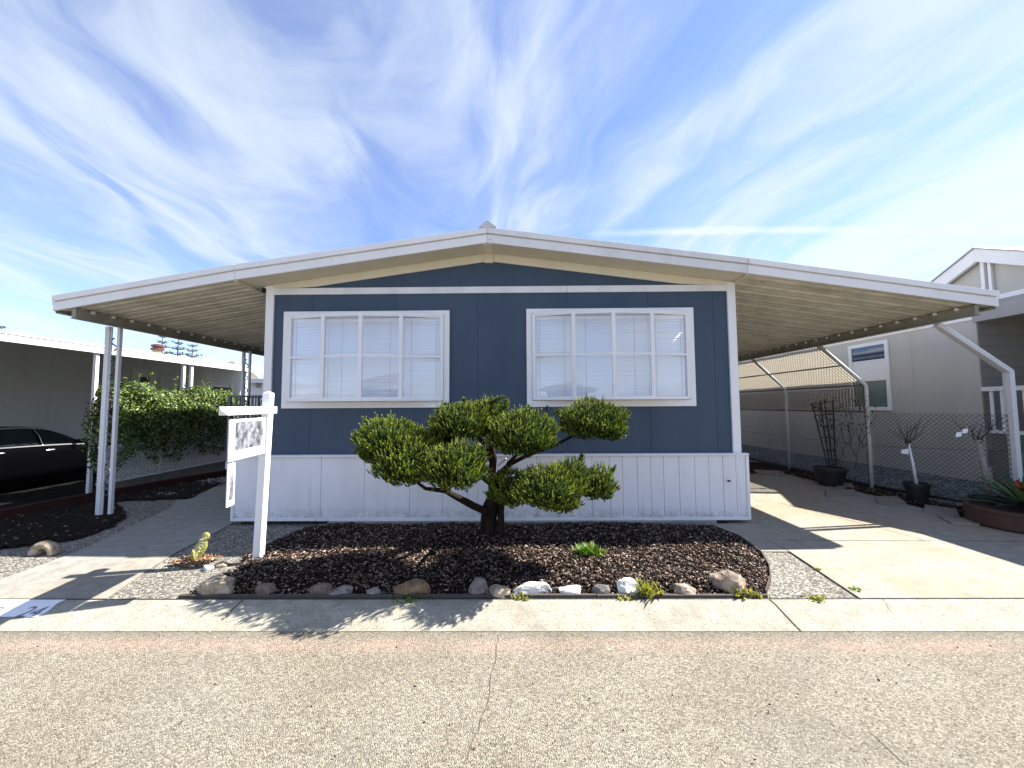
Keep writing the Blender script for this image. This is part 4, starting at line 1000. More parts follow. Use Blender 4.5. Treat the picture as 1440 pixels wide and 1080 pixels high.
panel('rider_print', pa+ad*.03, pa+ad*.10, zb6-.38, zb6-.08, .014, M['print'], sg)
mb = MB()
for q_ in (.12, .8): c = pa.lerp(pb, q_); mb.tube([(c.x, c.y, zt6-.01), (c.x, c.y, za-.04)], .005, 5)
c = pa+ad*.03; mb.tube([(c.x, c.y, zb6-.03), (c.x, c.y, zb6+.01)], .004, 5); mb.build('hanger', M['galv'], sg)

# ------------------------------------------------------------------ kerb number
def ky(y): return -.058+(y-(YE+.05))*( .050/(YC-.10-YE-.05)) if y < YC-.1 else -.008+(y-YC+.1)*.08
kn = thing('kerb_number', (-4.3, 3.4, 0), 'white painted number patch on the kerb at the left edge', 'kerb number')
mb = MB(); 
x0k, x1k, y0k, y1k = -5.4, G(84, 848)[0], YC-.235, YC-.012
n = 6; vs = []
for j in range(n+1):
    y = y0k+(y1k-y0k)*j/n; s = (j/n)*.0
    zk = np.interp(y, [YE, YE+.05, YE+.14, YC-.10, YC], [-.066, -.058, -.04, -.008, 0])+.004
    vs += [(x0k, y, zk), (x1k+.02*math.sin(j), y, zk)]
mb.add(vs, [(2*j, 2*j+1, 2*j+3, 2*j+2) for j in range(n)]); mb.build('painted_patch', M['number'], kn, fix=False)
def textmesh(txt, size, name, mat, parent, fn):
    cu = bpy.data.curves.new(name, 'FONT'); cu.body = txt; cu.size = size; cu.resolution_u = 4; ob = bpy.data.objects.new(name, cu); COL.objects.link(ob)
    dg = bpy.context.evaluated_depsgraph_get(); me = bpy.data.meshes.new_from_object(ob.evaluated_get(dg)); bpy.data.objects.remove(ob)
    o = bpy.data.objects.new(name, me); COL.objects.link(o); me.materials.clear(); me.materials.append(mat)
    for v in me.vertices: p = fn(v.co.x, v.co.y); v.co = Vector(p)-parent.location
    o.parent = parent; return o
def place(x_, y_):
    def f(u, v):
        y = y_+v; zk = float(np.interp(y, [YE, YE+.05, YE+.14, YC-.10, YC], [-.066, -.058, -.04, -.008, 0]))+.008; return (x_+u, y, zk)
    return f
xx = on(2, 850).x
textmesh('29', .185, 'digits', M['ink'], kn, place(on(-16, 852).x, YE+.146))
textmesh('24', .185, 'digits', M['ink'], kn, place(on(44, 852).x, YE+.146))

# ------------------------------------------------------------------ juniper (cloud-pruned)
jb = on(691, 752, .04); JY = jb.y; print('juniper', jb)
jt = thing('juniper_tree', (jb.x, JY, 0), 'cloud-pruned juniper with layered green pads in front of the blue house', 'tree')
pads = [ # px, py, rx px, ry px, depth offset from the trunk, depth radius factor
 (551,619,49,32,-1.07,1.15),(573,654,48,40,-1.27,1.1),(536,636,32,28,-0.97,1.0),
 (648,597,45,32,-0.97,1.1),(684,592,38,32,-0.70,1.1),(612,628,30,27,-0.75,1.0),
 (737,614,49,38,-1.17,1.1),(707,607,28,28,-0.80,1.0),
 (832,594,49,33,-0.65,1.1),(855,603,26,25,-0.70,1.0),
 (640,661,51,39,-1.47,1.05),(608,654,32,34,-1.22,.9),
 (722,690,38,28,-1.22,1.0),(768,690,46,35,-1.42,1.05),(797,681,32,33,-1.22,1.0),(785,704,32,23,-1.27,1.0),
 (838,684,29,28,-1.02,1.0)]
FC, FD, FL = [], [], []; core = MB(); r = np.random.default_rng(21)
for (px, py, rx, ry, dy, df) in pads:
    c = at(px, py, JY+dy); k = (JY+dy)/FPX; Rx, Rz = rx*k*.93, ry*k*.91; Ry = Rx*df
    ph = r.uniform(0, 6, 6)
    def lump(u): return 1+.10*np.sin(u[:,0]*5+ph[0])*np.sin(u[:,1]*5+ph[1])+.10*np.sin(u[:,2]*7+ph[2]+u[:,0]*4)+.08*np.sin(u[:,0]*11+ph[3])*np.sin(u[:,2]*10+u[:,1]*9+ph[4])
    n = int(11500*(Rx*Rz+Rx*Ry+Ry*Rz)/3)+200
    u = r.normal(0, 1, (n, 3)); u /= np.linalg.norm(u, axis=1)[:,None]
    flat = np.where(u[:,2] < 0, .74, 1.0)
    P = np.array(c)+u*np.array([Rx, Ry, Rz])*(lump(u)*r.uniform(.76, 1.0, n))[:,None]*np.stack([np.ones(n), np.ones(n), flat], 1)
    D = u*np.array([.75,.75,.5])+np.array([.0,0,.95])+r.normal(0,.30,(n,3)); D /= np.linalg.norm(D, axis=1)[:,None]
    L = r.uniform(.035, .095, n)
    L = np.where((r.uniform(0,1,n) > .975) & (u[:,2] > .1), L*1.9, L)
    FC.append(P); FD.append(D); FL.append(L)
    bm = bmesh.new(); bmesh.ops.create_icosphere(bm, subdivisions=3, radius=1)
    uu = np.array([v.co[:] for v in bm.verts]); lp = lump(uu)*.72; fl2 = np.where(uu[:,2] < 0, .74, 1.0)
    core.add([(c.x+a[0]*Rx*l, c.y+a[1]*Ry*l, c.z+a[2]*Rz*l*f2) for a, l, f2 in zip(uu, lp, fl2)], [tuple(v.index for v in f.verts) for f in bm.faces]); bm.free()
def plume(px, py, Y, lx, lz, n, sp=.03):
    a = np.array(at(px, py, Y)); t_ = r.uniform(0, 1, n); P = a+np.stack([lx*t_, 0*t_, lz*t_], 1)+r.normal(0, sp, (n,3))*(1.05-t_)[:,None]
    D = np.array([lx, 0, lz])/math.hypot(lx, lz)+r.normal(0,.3,(n,3)); D /= np.linalg.norm(D, axis=1)[:,None]; FC.append(P); FD.append(D); FL.append(r.uniform(.035,.06,n))
Y_ = JY-.9
plume(690, 570, Y_, .07, .07, 26, .02); plume(706, 578, Y_, .05, .11, 34, .018); plume(812, 668, Y_, .05, .22, 90, .035); plume(540, 600, Y_, -.02, .10, 18, .012)
plume(872, 588, Y_+.2, .09, .02, 22, .012); plume(838, 574, Y_+.2, .01, .08, 18, .015); plume(858, 668, Y_, .05, .09, 30, .02); plume(778, 585, Y_, .05, .05, 18, .015)
plume(655, 572, Y_, -.02, .08, 22, .015); plume(742, 585, Y_, .01, .10, 22, .015); plume(768, 583, Y_, .01, .07, 16, .012); plume(700, 562, Y_, .06, .04, 14, .01)
C = np.concatenate(FC); D = np.concatenate(FD); L = np.concatenate(FL); n = len(C); print('fingers', n)
m = 12
tt = np.tile(np.linspace(.0, 1, m), (n, 1)); ang = r.uniform(0, 2*PI, (n, 1))+np.arange(m)[None,:]*2.4
ax = np.cross(D, r.normal(0,1,(n,3))); ax /= np.linalg.norm(ax, axis=1)[:,None]; ay = np.cross(D, ax)
rad = ax[:,None,:]*np.cos(ang)[:,:,None]+ay[:,None,:]*np.sin(ang)[:,:,None]
base = C[:,None,:]+D[:,None,:]*(tt*L[:,None]*.85)[:,:,None]
ll = (.024*(1.2-.65*tt))[:,:,None]
dirv = D[:,None,:]*.85+rad*(.55*(1.1-tt*.7))[:,:,None]
sidev = np.cross(dirv, rad); sidev /= np.linalg.norm(sidev, axis=2)[:,:,None]+1e-9
w = (.0065*(1.15-.5*tt))[:,:,None]
v0 = base-sidev*w; v1 = base+sidev*w; v2 = base+dirv*ll
V = np.stack([v0, v1, v2], 2).reshape(-1, 3)
crown = fastmesh('crown', V, np.arange(len(V)).reshape(-1, 3), M['juniper'], jt)
# growth tone: new growth at the finger tips is yellower, and fingers differ from one another
tone = np.clip(r.normal(.30, .16, (n,1))+.42*tt, 0, 1)
at_ = crown.data.attributes.new('tone', 'FLOAT', 'POINT'); at_.data.foreach_set('value', np.repeat(tone.ravel(), 3).astype(np.float32))
core.build('shade_core', M['jcore'], jt, smooth=True, fix=False)  # solid lumps added inside the pads to block light
J = lambda px, py, dy=0: tuple(at(px, py, JY+dy))
mb = MB()
b0 = Vector((jb.x, JY, -.02))
def gnarl(pts, rr, n=16, amp=.18, seed=0):
    from mathutils import noise as mn
    s0 = len(mb.v); P = [Vector(p) for p in pts]; out = []; R2 = []
    for i in range(len(P)-1):
        for k in range(5): t_ = k/5; out.append(P[i].lerp(P[i+1], t_)); R2.append(rr[i]+(rr[i+1]-rr[i])*t_)
    out.append(P[-1]); R2.append(rr[-1]); mb.tube(out, R2, n)
    for q in range(s0, len(mb.v)):
        v = Vector(mb.v[q]); ring = (q-s0)//n; j = (q-s0) % n; c = out[ring]; d = v-c
        f = 1+amp*mn.noise(Vector((math.cos(j/n*2*PI)*2.5+seed, math.sin(j/n*2*PI)*2.5, ring*.13)))+.10*math.sin(j/n*2*PI*5+ring*.25)
        mb.v[q] = tuple(c+d*f)
gnarl([b0, b0+Vector((0,0,.10)), J(690, 728), J(692, 708, -.06), J(694, 690, -.12), J(692, 668, -.22), J(694, 645, -.35), J(690, 622, -.5)], [.13, .088, .074, .080, .065, .052, .045, .03], 20)
gnarl([tuple(b0+Vector((.10,-.05,-.02))), J(704, 735, -.05), J(704, 720, -.06), J(706, 700, -.14)], [.085, .055, .045, .04], 12, seed=3)
gnarl([tuple(b0+Vector((-.09,.0,-.02))), J(680, 735, .0), J(681, 715, -.02), J(688, 700, -.08)], [.07, .045, .04, .035], 12, seed=6)
def limb(pts, rr, n=10): gnarl([J(*p) for p in pts], rr, n, .14, len(mb.v)*.01)
limb([(690, 722, -.02), (668, 712, -.25), (645, 700, -.5), (625, 690, -.7), (598, 687, -.85), (575, 670, -1.0)], [.055, .045, .038, .030, .020, .012])
limb([(625, 690, -.7), (615, 670, -.8), (600, 650, -.8)], [.026, .018, .012])
limb([(697, 690, -.1), (700, 668, -.3), (718, 652, -.5), (742, 640, -.55), (785, 624, -.55), (822, 604, -.6)], [.045, .038, .028, .024, .018, .012])
limb([(694, 690, -.1), (705, 670, -.35), (715, 652, -.6), (735, 630, -.9)], [.04, .032, .026, .015])
limb([(692, 650, -.3), (680, 625, -.5), (665, 605, -.7)], [.036, .026, .015])
limb([(697, 705, -.08), (725, 698, -.6), (760, 700, -1.0), (800, 698, -.95), (835, 690, -.8)], [.045, .032, .025, .016, .01])
limb([(690, 680, -.1), (675, 668, -.6), (655, 660, -1.1)], [.036, .028, .015])
limb([(640, 612, -.7), (600, 625, -.75), (560, 625, -.85)], [.02, .015, .01])
mb.build('trunk', M['bark'], jt, smooth=True)
mb = MB(); limb([(694, 640, -.38), (683, 632, -.42), (671, 624, -.45)], [.015, .019, .021]); mb.build('cut_branch', M['deadwood'], jt, smooth=True)
mb = MB(); limb([(700, 655, -.55), (712, 645, -.6)], [.008, .011]); mb.build('cut_branch', M['deadwood'], jt, smooth=True)

# ------------------------------------------------------------------ rocks
def rock(px, py0, py1, wpx, mat, label, seed, depth=.7, flat=1.0, squash=0, yoff=0):
    """px centre, py0 top, py1 base, width in picture pixels"""
    r = random.Random(seed); b = on(px, py1, .0); b = on(px, py1, HB(b.x, b.y) if inside(bed, b.x, b.y) else 0); k = b.y/FPX; w = wpx*k/2; h = (py1-py0)*k*.86
    dp = w*depth; cy = b.y+dp*.6; cx_ = b.x*cy/b.y
    bm = bmesh.new(); bmesh.ops.create_icosphere(bm, subdivisions=4, radius=1)
    planes = [(Vector((r.gauss(0,1), r.gauss(0,1), r.gauss(0,.8))).normalized(), r.uniform(.68, .93)) for _ in range(17)]
    for v in bm.verts:
        c = v.co.copy(); c = Vector([math.copysign(abs(a)**.8, a) for a in c])
        for nrm, d in planes:
            e = c.dot(nrm)-d
            if e > 0: c -= nrm*e
        from mathutils import noise as mn
        c += c.normalized()*(.05*mn.noise(c*3+Vector((seed*3.3, 0, 0)))+.03*mn.noise(c*8))
        v.co = c
    mx = max(v.co.x for v in bm.verts); mn_ = min(v.co.x for v in bm.verts); tz = max(v.co.z for v in bm.verts)
    for v in bm.verts: v.co = Vector((v.co.x*w*2/(mx-mn_), v.co.y*dp, v.co.z*h*.60/tz))
    me = bpy.data.meshes.new('rock'); bm.to_mesh(me); bm.free(); me.materials.append(mat)
    o = bpy.data.objects.new('rock', me); COL.objects.link(o); o.location = (cx_, cy, b.z+h*.14); return tag(o, label, 'rock', 'rocks along the front of the bark bed' if 320 < px < 1060 or px == 309 else None)
rock(309, 806, 838, 54, M['r_tan'], 'largest tan rock at the left front corner of the bark bed', 1, .8)
rock(374, 818, 838, 32, M['r_brown'], 'small brown rock just right of the big left corner rock', 2)
rock(453, 815, 838, 33, M['r_brown'], 'brown rock in tree shade left of the flat grey rock', 3)
rock(479, 824, 838, 36, M['r_grey'], 'low flat grey rock beside the shaded brown rock', 4)
rock(527, 825, 838, 22, M['r_grey'], 'smallest pale grey rock left of the rust coloured slab', 5)
rock(579, 812, 838, 62, M['r_orange'], 'wide rust coloured layered rock in the tree shadow', 6, .5)
rock(673, 805, 837, 30, M['r_grey'], 'upright grey rock in the tree shadow', 7, .7)
rock(702, 821, 839, 32, M['r_tan'], 'small angular tan rock left of the long white one', 8)
rock(749, 816, 837, 56, M['r_white'], 'long white log-shaped rock', 9, .45)
rock(803, 821, 837, 32, M['r_white'], 'low white rock right of the long white one', 10)
rock(845, 818, 837, 27, M['r_grey'], 'dark grey rock between two white rocks', 11)
rock(884, 808, 836, 35, M['r_white'], 'rounded bright white rock beside the green weeds', 12)
rock(962, 819, 838, 34, M['r_pink'], 'small pinkish rock left of the big round boulder', 13)
rock(1025, 793, 833, 46, M['r_pink'], 'big pinkish tan boulder at the right end of the bed', 14, .9)
rock(330, 797, 806, 16, M['r_tan'], 'small tan stone chip near the sign post foot', 15)
rock(292, 793, 802, 14, M['r_white'], 'tiny pale stone chip beside the cactus', 16)
rock(313, 789, 797, 18, M['r_tan'], 'flat buff stone chip behind the corner rock', 17)
# arched pale stone on the left
b = on(52, 782); ar = MB(); n = 12; ins = []; 
for i in range(n+1):
    a = PI*i/n; rr = .085*(1+.06*math.sin(i*2.1)); ar.v.append((b.x+.02+math.cos(a)*.17*(1+.05*math.sin(i*3)), b.y, .005+math.sin(a)*.165)); 
outer = list(ar.v); inner = [(b.x+.05+math.cos(PI*i/n)*.07, b.y, .005+math.sin(PI*i/n)*.085) for i in range(n+1)]
ar = MB(); vs = []
for y, k in ((0, .85), (.03, .95), (.08, .95), (.12, .8)):
    for p in outer: vs.append((b.x+.02+(p[0]-b.x-.02)*k, b.y+y, p[2]*k))
    for p in inner: vs.append((p[0], b.y+y, p[2]))
m2 = 2*(n+1); fs = []
for j in range(3):
    for i in range(n):
        a = j*m2+i; fs.append((a, a+1, a+1+m2, a+m2)); c = j*m2+n+1+i; fs.append((c, c+m2, c+1+m2, c+1))
for j in (0, 3):
    for i in range(n): a = j*m2+i; c = j*m2+n+1+i; fs.append((a, c, c+1, a+1))
ar.add(vs, fs); o = ar.build('arched_stone', M['r_tan'], smooth=True); tag(o, 'pale arched hollow stone at the edge of the left soil bed', 'rock')

# ------------------------------------------------------------------ cactus
cb = on(272, 790); ca = thing('cactus', (cb.x, cb.y, 0), 'small yellow green prickly pear cactus by the path', 'cactus')
def pad(c, h, w, tilt, yaw=0, nm='cactus_pad'):
    bm = bmesh.new(); bmesh.ops.create_uvsphere(bm, u_segments=20, v_segments=14, radius=1)
    R = Matrix.Rotation(yaw, 3, 'Z') @ Matrix.Rotation(tilt, 3, 'Y')
    vs = []
    for v in bm.verts:
        q = Vector((v.co.x*w/2*(1+.25*v.co.z), v.co.y*.022, (v.co.z+1)*h/2)); vs.append(tuple(R @ q + Vector(c)))
    mb = MB(); mb.add(vs, [tuple(v.index for v in f.verts) for f in bm.faces]); bm.free(); return mb.build(nm, M['cactus'], ca, smooth=True)
pad((cb.x-.0, cb.y, .0), .27, .12, .42, .2); pad((cb.x+.115, cb.y, .225), .115, .085, .28, .1)
mb = MB(); pad((cb.x+.01, cb.y-.02, .0), .2, .07, .55, -.9)
sp = []
for i in range(70):
    a = random.uniform(0, 1); x_ = cb.x+.02+a*.12+random.uniform(-.03,.03); z_ = .03+a*.26; sp.append(((x_, cb.y-.022, z_), (x_+random.uniform(-.01,.01), cb.y-.045, z_+random.uniform(-.01,.015))))
for a, b in sp: mb.tube([a, b], [.0012, .0004], 3)
mb.build('spines', M['lwhite'], ca)
db = [(cb.x-.20, cb.y-.14), (cb.x+.22, cb.y-.16), (cb.x+.28, cb.y+.08), (cb.x-.1, cb.y+.06)]
tag(chips('plant_debris', db, lambda x, y: .01+random.random()*.03, 150, chipmat('brown_debris', [(0,(.10,.05,.03)),(.6,(.26,.15,.09)),(1,(.45,.32,.2))]), (.03,.08), seed=9), 'heap of dry brown debris at the foot of the cactus', 'debris')

# ------------------------------------------------------------------ small plants and weeds
def tuft(px, py, n, h, sp, mat, name, label, cat, seed, lw=.012, group=None):
    r = random.Random(seed); b = on(px, py, .0); z0 = HB(b.x, b.y)-.01 if inside(bed, b.x, b.y) else -.01; b = on(px, py, max(z0,0)); mb = MB()
    for i in range(n):
        a = r.uniform(0, 2*PI); lean = r.uniform(.1, 1.1); L = h*r.uniform(.5, 1.15); d = Vector((math.cos(a)*lean, math.sin(a)*lean, 1)).normalized()
        o_ = Vector((b.x+r.gauss(0, sp*.35), b.y+r.gauss(0, sp*.25), z0)); s_ = Vector((-d.y, d.x, 0)); s_ = (s_ if s_.length > .01 else Vector((1,0,0))).normalized()*lw*r.uniform(.6,1.3)
        m_ = o_+d*L*.55; e = o_+d*L+Vector((d.x, d.y, -.5))*L*.15
        mb.add([o_-s_*.4, o_+s_*.4, m_+s_, e, m_-s_], [(0,1,2,4),(4,2,3)])
    o = mb.build(name, mat, fix=False); return tag(o, label, cat, group)
tuft(830, 781, 260, .15, .16, M['weed'], 'small_plant', 'bright green small leafy plant in the middle of the bark bed', 'plant', 1, .013)
tuft(909, 836, 110, .16, .16, M['weedy'], 'weed', 'tall yellow green weed right of the bright white rock', 'weed', 2, group='weeds in the bed and kerb joints')
tuft(1040, 836, 110, .10, .13, M['weedy'], 'weed', 'yellow green weed at the foot of the big boulder', 'weed', 3, group='weeds in the bed and kerb joints')
tuft(732, 841, 40, .07, .10, M['weedy'], 'weed', 'small weed in the kerb joint below the long white rock', 'weed', 4, group='weeds in the bed and kerb joints')
tuft(878, 841, 50, .05, .14, M['weedy'], 'weed', 'low weeds in the kerb joint below the bright white rock', 'weed', 5, group='weeds in the bed and kerb joints')
tuft(1148, 842, 70, .04, .10, M['weedy'], 'weed', 'flat weed in the joint between aggregate and kerb', 'weed', 6, group='weeds in the bed and kerb joints')
tuft(1199, 829, 60, .035, .10, M['weed'], 'weed', 'green weed in the joint at the driveway corner', 'weed', 7, group='weeds in the bed and kerb joints')
tuft(1150, 801, 110, .03, .035, M['weedy'], 'weed', 'tiny weed halfway along the driveway joint', 'weed', 8, group='weeds in the bed and kerb joints')
tuft(575, 841, 90, .05, .22, M['weed'], 'weed', 'dark weeds in front of the rust coloured slab', 'weed', 9, group='weeds in the bed and kerb joints')
tuft(1060, 838, 60, .06, .10, M['weedy'], 'weed', 'weed at the right end of the timber edging', 'weed', 10, group='weeds in the bed and kerb joints')

# ------------------------------------------------------------------ right side: pots, trellis, saplings, planter
def pot(px, py, wpx, hpx, label, mat, name='plant_pot'):
    b = on(px, py); k = b.y/FPX; R = wpx*k/2; h = hpx*k; mb = MB()
    mb.lathe((b.x, b.y, 0), [(0,.004),(R*.68,.004),(R*.72,.02),(R*.93,h*.85),(R*1.02,h*.86),(R*1.02,h),(R*.92,h),(R*.88,h*.9),(0,h*.88)], 28)
    return tag(mb.build(name, mat, smooth=False), label, 'pot', 'pots along the chain link fence'), b, R, h
p1, pb1, R1, h1 = pot(1168, 682, 39, 24, 'wide black pot holding the fan trellis', M['black'])
p2, pb2, R2_, h2 = pot(1291, 706, 27, 26, 'small black pot under the slender white sapling', M['black'])
p3, pb3, R3, h3 = pot(1394, 726, 38, 26, 'black pot beside the front carport post', M['black'])
tr_ = thing('trellis', (pb1.x, pb1.y, h1*.8), 'dark wooden fan trellis leaning in the wide black pot', 'trellis')
mb = MB(); Yt = pb1.y
T = lambda px, py: tuple(at(px, py, Yt))
for a, b in (((1164,655),(1142,567)), ((1167,655),(1153,563)), ((1171,655),(1159,562)), ((1175,655),(1171,563))): mb.bar(T(*a), T(*b), .022, .016, up=(0,1,0))
for a, b in (((1139,569),(1173,564)), ((1145,584),(1175,582)), ((1149,599),(1175,600)), ((1153,615),(1176,617)), ((1158,632),(1176,634))):
    p_, q_ = Vector(T(*a)), Vector(T(*b)); p_.y -= .02; q_.y -= .02; mb.bar(p_, q_, .02, .02)
mb.build('slats', M['trellis'], tr_)
# dead vine on the fence by the second post
vn = thing('dead_vine', (7.45, 8.6, 1.0), 'bare reddish brown vine clinging to the fence beside the trellis', 'vine')
mb = MB(); r_ = random.Random(4); lv = []; 
for i in range(26):
    y = 8.25+r_.uniform(0, 1.0); z = r_.uniform(.3, 1.0); pts = [(7.48, y, z)]
    for k in range(7): y += r_.uniform(-.14,.14); z += r_.uniform(.02,.22); pts.append((7.48+r_.uniform(-.03,.03), y, min(z, 2.3)))
    mb.tube(pts, [.006]*4+[.003]*4, 4)
    for p_ in pts[3:]:
        if p_[2] > 1.2:
            for _ in range(4): lv.append((p_[0]-.03+r_.gauss(0,.03), p_[1]+r_.gauss(0,.06), p_[2]+r_.gauss(0,.06)))
mb.build('stems', M['twig'], vn); C = np.array(lv); leafcloud('leaves', vn, M['vine'], C, np.tile([-1.,0,0], (len(C),1)), .05, 6)
def sapling(b, z0, tx, ty, Y, rr, mat, label, seed, fork, spread, n=15):
    r = random.Random(seed); tp = at(tx, ty, Y); root = thing('sapling', (b.x, b.y, z0), label, 'sapling', 'bare saplings in pots'); mb = MB()
    a = Vector((b.x, b.y, z0)); mb.tube([a, a.lerp(tp, .5)+Vector((.01,0,0)), tp], [rr, rr*.85, rr*.7], 9); mb.build('trunk', mat, root, smooth=True)
    mb = MB()
    for i in range(n):
        an = r.uniform(0, 2*PI); d = Vector((math.cos(an)*spread, math.sin(an)*spread*.6, 1)).normalized(); L = r.uniform(.25, .6)*fork; p_ = tp-Vector((0,0,r.uniform(0,.1)))
        pts = [p_]; 
        for k in range(4): p_ = p_+d*L/4+Vector((r.gauss(0,.03), r.gauss(0,.03), r.gauss(0,.015))); pts.append(p_)
        mb.tube(pts, [.006,.005,.004,.003,.0015], 4)
        if r.random() < .7: q_ = pts[2]; mb.tube([q_, q_+Vector((r.gauss(0,.08), r.gauss(0,.06), .14))], [.004,.002], 4)
    mb.build('branches', M['twig'], root)
    return root, tp
s1, tp1 = sapling(pb2, h2*.8, 1277, 622, pb2.y, .024, M['lwhite'], 'slender white-trunked bare sapling in the small black pot', 1, 1.0, .7)
s2, tp2 = sapling(pb3, h3*.8, 1375, 618, pb3.y, .045, M['sapling'], 'thicker leaning bare sapling in the pot by the post', 2, 1.1, 1.1, 14)
mb = MB(); c = at(1273, 635, pb2.y-.05); mb.add([(c.x-.08, c.y, c.z-.03), (c.x+.04, c.y-.02, c.z-.05), (c.x+.06, c.y, c.z+.05), (c.x-.05, c.y+.01, c.z+.03)], [(0,1,2,3)]); mb.v += [(a[0], a[1]+.004, a[2]) for a in mb.v]; mb.f += [(7,6,5,4)]; mb.build('tag', M['lwhite'], s1)
mb = MB()
for px_, py_ in ((1348, 611), (1357, 606)):
    c = at(px_, py_, pb3.y-.05); n0 = len(mb.v); mb.add([(c.x-.05, c.y, c.z-.04), (c.x+.03, c.y-.01, c.z-.03), (c.x+.05, c.y, c.z+.04), (c.x-.02, c.y+.01, c.z+.03)], [(0,1,2,3)])
mb.build('tag', M['lwhite'], s2, fix=False)
b = on(1450, 757); b = Vector((b.x+.40, b.y+.12, 0)); Rp = .50; mb = MB()
mb.lathe((b.x+.05, b.y+.35, 0), [(0,.005),(Rp*.93,.005),(Rp,.03),(Rp,.23),(Rp*1.03,.235),(Rp*1.03,.27),(Rp*.9,.27),(Rp*.88,.22),(0,.21)], 40)
tag(mb.build('round_planter', M['terracotta']), 'low round terracotta planter at the right edge of the driveway', 'planter')
def agave(c, n, L, label, seed, mats):
    r = random.Random(seed); root = thing('agave_plant', c, label, 'agave'); 
    for mi, mat in enumerate(mats):
        mb = MB()
        for i in range(n):
            if i % len(mats) != mi: continue
            a = i*2.4; el = .25+1.0*(i/n); ll = L*r.uniform(.75,1.1); w = .035; seg = 7; pts = []
            for k in range(seg+1):
                t_ = k/seg; e_ = el-.25*t_; rad_ = ll*t_*math.cos(e_); pts.append((Vector((c[0]+math.cos(a)*rad_, c[1]+math.sin(a)*rad_, c[2]+ll*t_*math.sin(e_))), w*(1-t_**2.2)*(.6+.8*min(1, t_*3))+.001))
            s_ = Vector((-math.sin(a), math.cos(a), 0)); base_ = len(mb.v)
            for p_, w_ in pts: mb.v += [tuple(p_-s_*w_), tuple(p_-Vector((0,0,w_*.45))), tuple(p_+s_*w_), tuple(p_+Vector((0,0,-.0+w_*.1)))]
            for k in range(seg):
                for j in range(4): a_ = base_+k*4+j; b_ = base_+k*4+(j+1)%4; mb.f.append((a_, b_, b_+4, a_+4))
        mb.build('leaves', mat, root, smooth=False)
    return root
ag = agave((b.x+.20, b.y+.35, .25), 34, .72, 'spiky agave growing in the round terracotta planter', 3, [M['agaved'], M['agave']])
mb = MB(); c = at(1437, 686, b.y+.30); C = np.array([tuple(c)]*40)+np.random.default_rng(2).normal(0, .04, (40,3)); leafcloud('blooms', ag, M['flower'], C, np.tile([0,-1.,0.3], (40,1)), .09, 3)
# flagstones along the fence
fs_ = [((1160,690),(1200,690),(1212,697),(1162,699)), ((1230,700),(1262,700),(1275,709),(1236,710)), ((1300,712),(1345,718),(1350,728),(1300,722)), ((1318,727),(1378,733),(1378,741),(1338,738)), ((1060,662),(1100,664),(1106,670),(1066,668)), ((1180,680),(1198,682),(1202,687),(1176,686))]
for i, f in enumerate(fs_):
    P = [(*on(*q).xy, .034) for q in f]; mb = MB(); mb.prism(P, (0,0,-.03)); 
    tag(mb.build('flagstone', M['flag'], bevel=.006), ['flat flagstone in front of the wide black pot', 'flagstone between the second post and the small pot', 'flagstone right of the small black pot', 'flagstone nearest the round terracotta planter', 'farthest flagstone beside the third fence post', 'small flagstone at the foot of the wide black pot'][i], 'flagstone', 'flagstones along the fence')
lt = [on(1040,668).xy, on(1110,668).xy, on(1240,700).xy, on(1420,735).xy, on(1420,728).xy, on(1240,690).xy, on(1110,661).xy]
sheet('dirt_strip', [tuple(p) for p in (on(1036,664).xy, on(1110,668).xy, on(1220,695).xy, on(1300,716).xy, on(1400,742).xy, on(1436,748).xy, on(1436,722).xy, on(1300,690).xy, on(1212,676).xy, on(1110,655).xy, on(1040,648).xy)], .010, M['soil'])
tag(chips('fence_litter', [tuple(p) for p in lt], lambda x, y: .014, 1100, M['litter'], (.02,.06), seed=15), 'dead leaves gathered along the foot of the chain link fence', 'leaf litter')
# loose grit on road and kerb
tag(chips('road_grit', [(-4.5, 1.0), (4.5, 1.0), (4.5, 3.1), (-4.5, 3.1)], lambda x, y: ZR, 170, M['litter'], (.005,.016), seed=17, zoff=.001), 'small grit and leaf crumbs scattered on the asphalt road', 'grit')

# the home across the street, which the front windows reflect
oh = thing('opposite_house', (-3, -15, 0), 'pale house across the street, seen only as a reflection low in the front windows', 'house')
mb = MB(); mb.box(-9, 1.5, -22, -15, -.1, 2.9); mb.build('wall', M['nwall'], oh)
mb = MB(); mb.prism([(-9.6, -14.5, 2.9), (2.1, -14.5, 2.9), (-3.75, -14.5, 4.1)], (0, -8, 0)); mb.build('roof', M['lwhite'], oh)
for sx_ in (-9.6, 2.1):
    mb = MB(); mb.bar((sx_, -14.44, 2.95), (-3.75, -14.44, 4.15), .08, .24, up=(0,1,0)); mb.build('fascia', M['lwhite'], oh)
for x_ in (-7.4, -1.6):
    mb = MB(); mb.box(x_, x_+1.8, -14.99, -14.95, 1.0, 2.3); w_ = mb.build('window', M['lwhite'], oh); mb = MB(); mb.box(x_+.1, x_+1.7, -14.94, -14.93, 1.1, 2.2); mb.build('pane', M['darkglass'], w_)

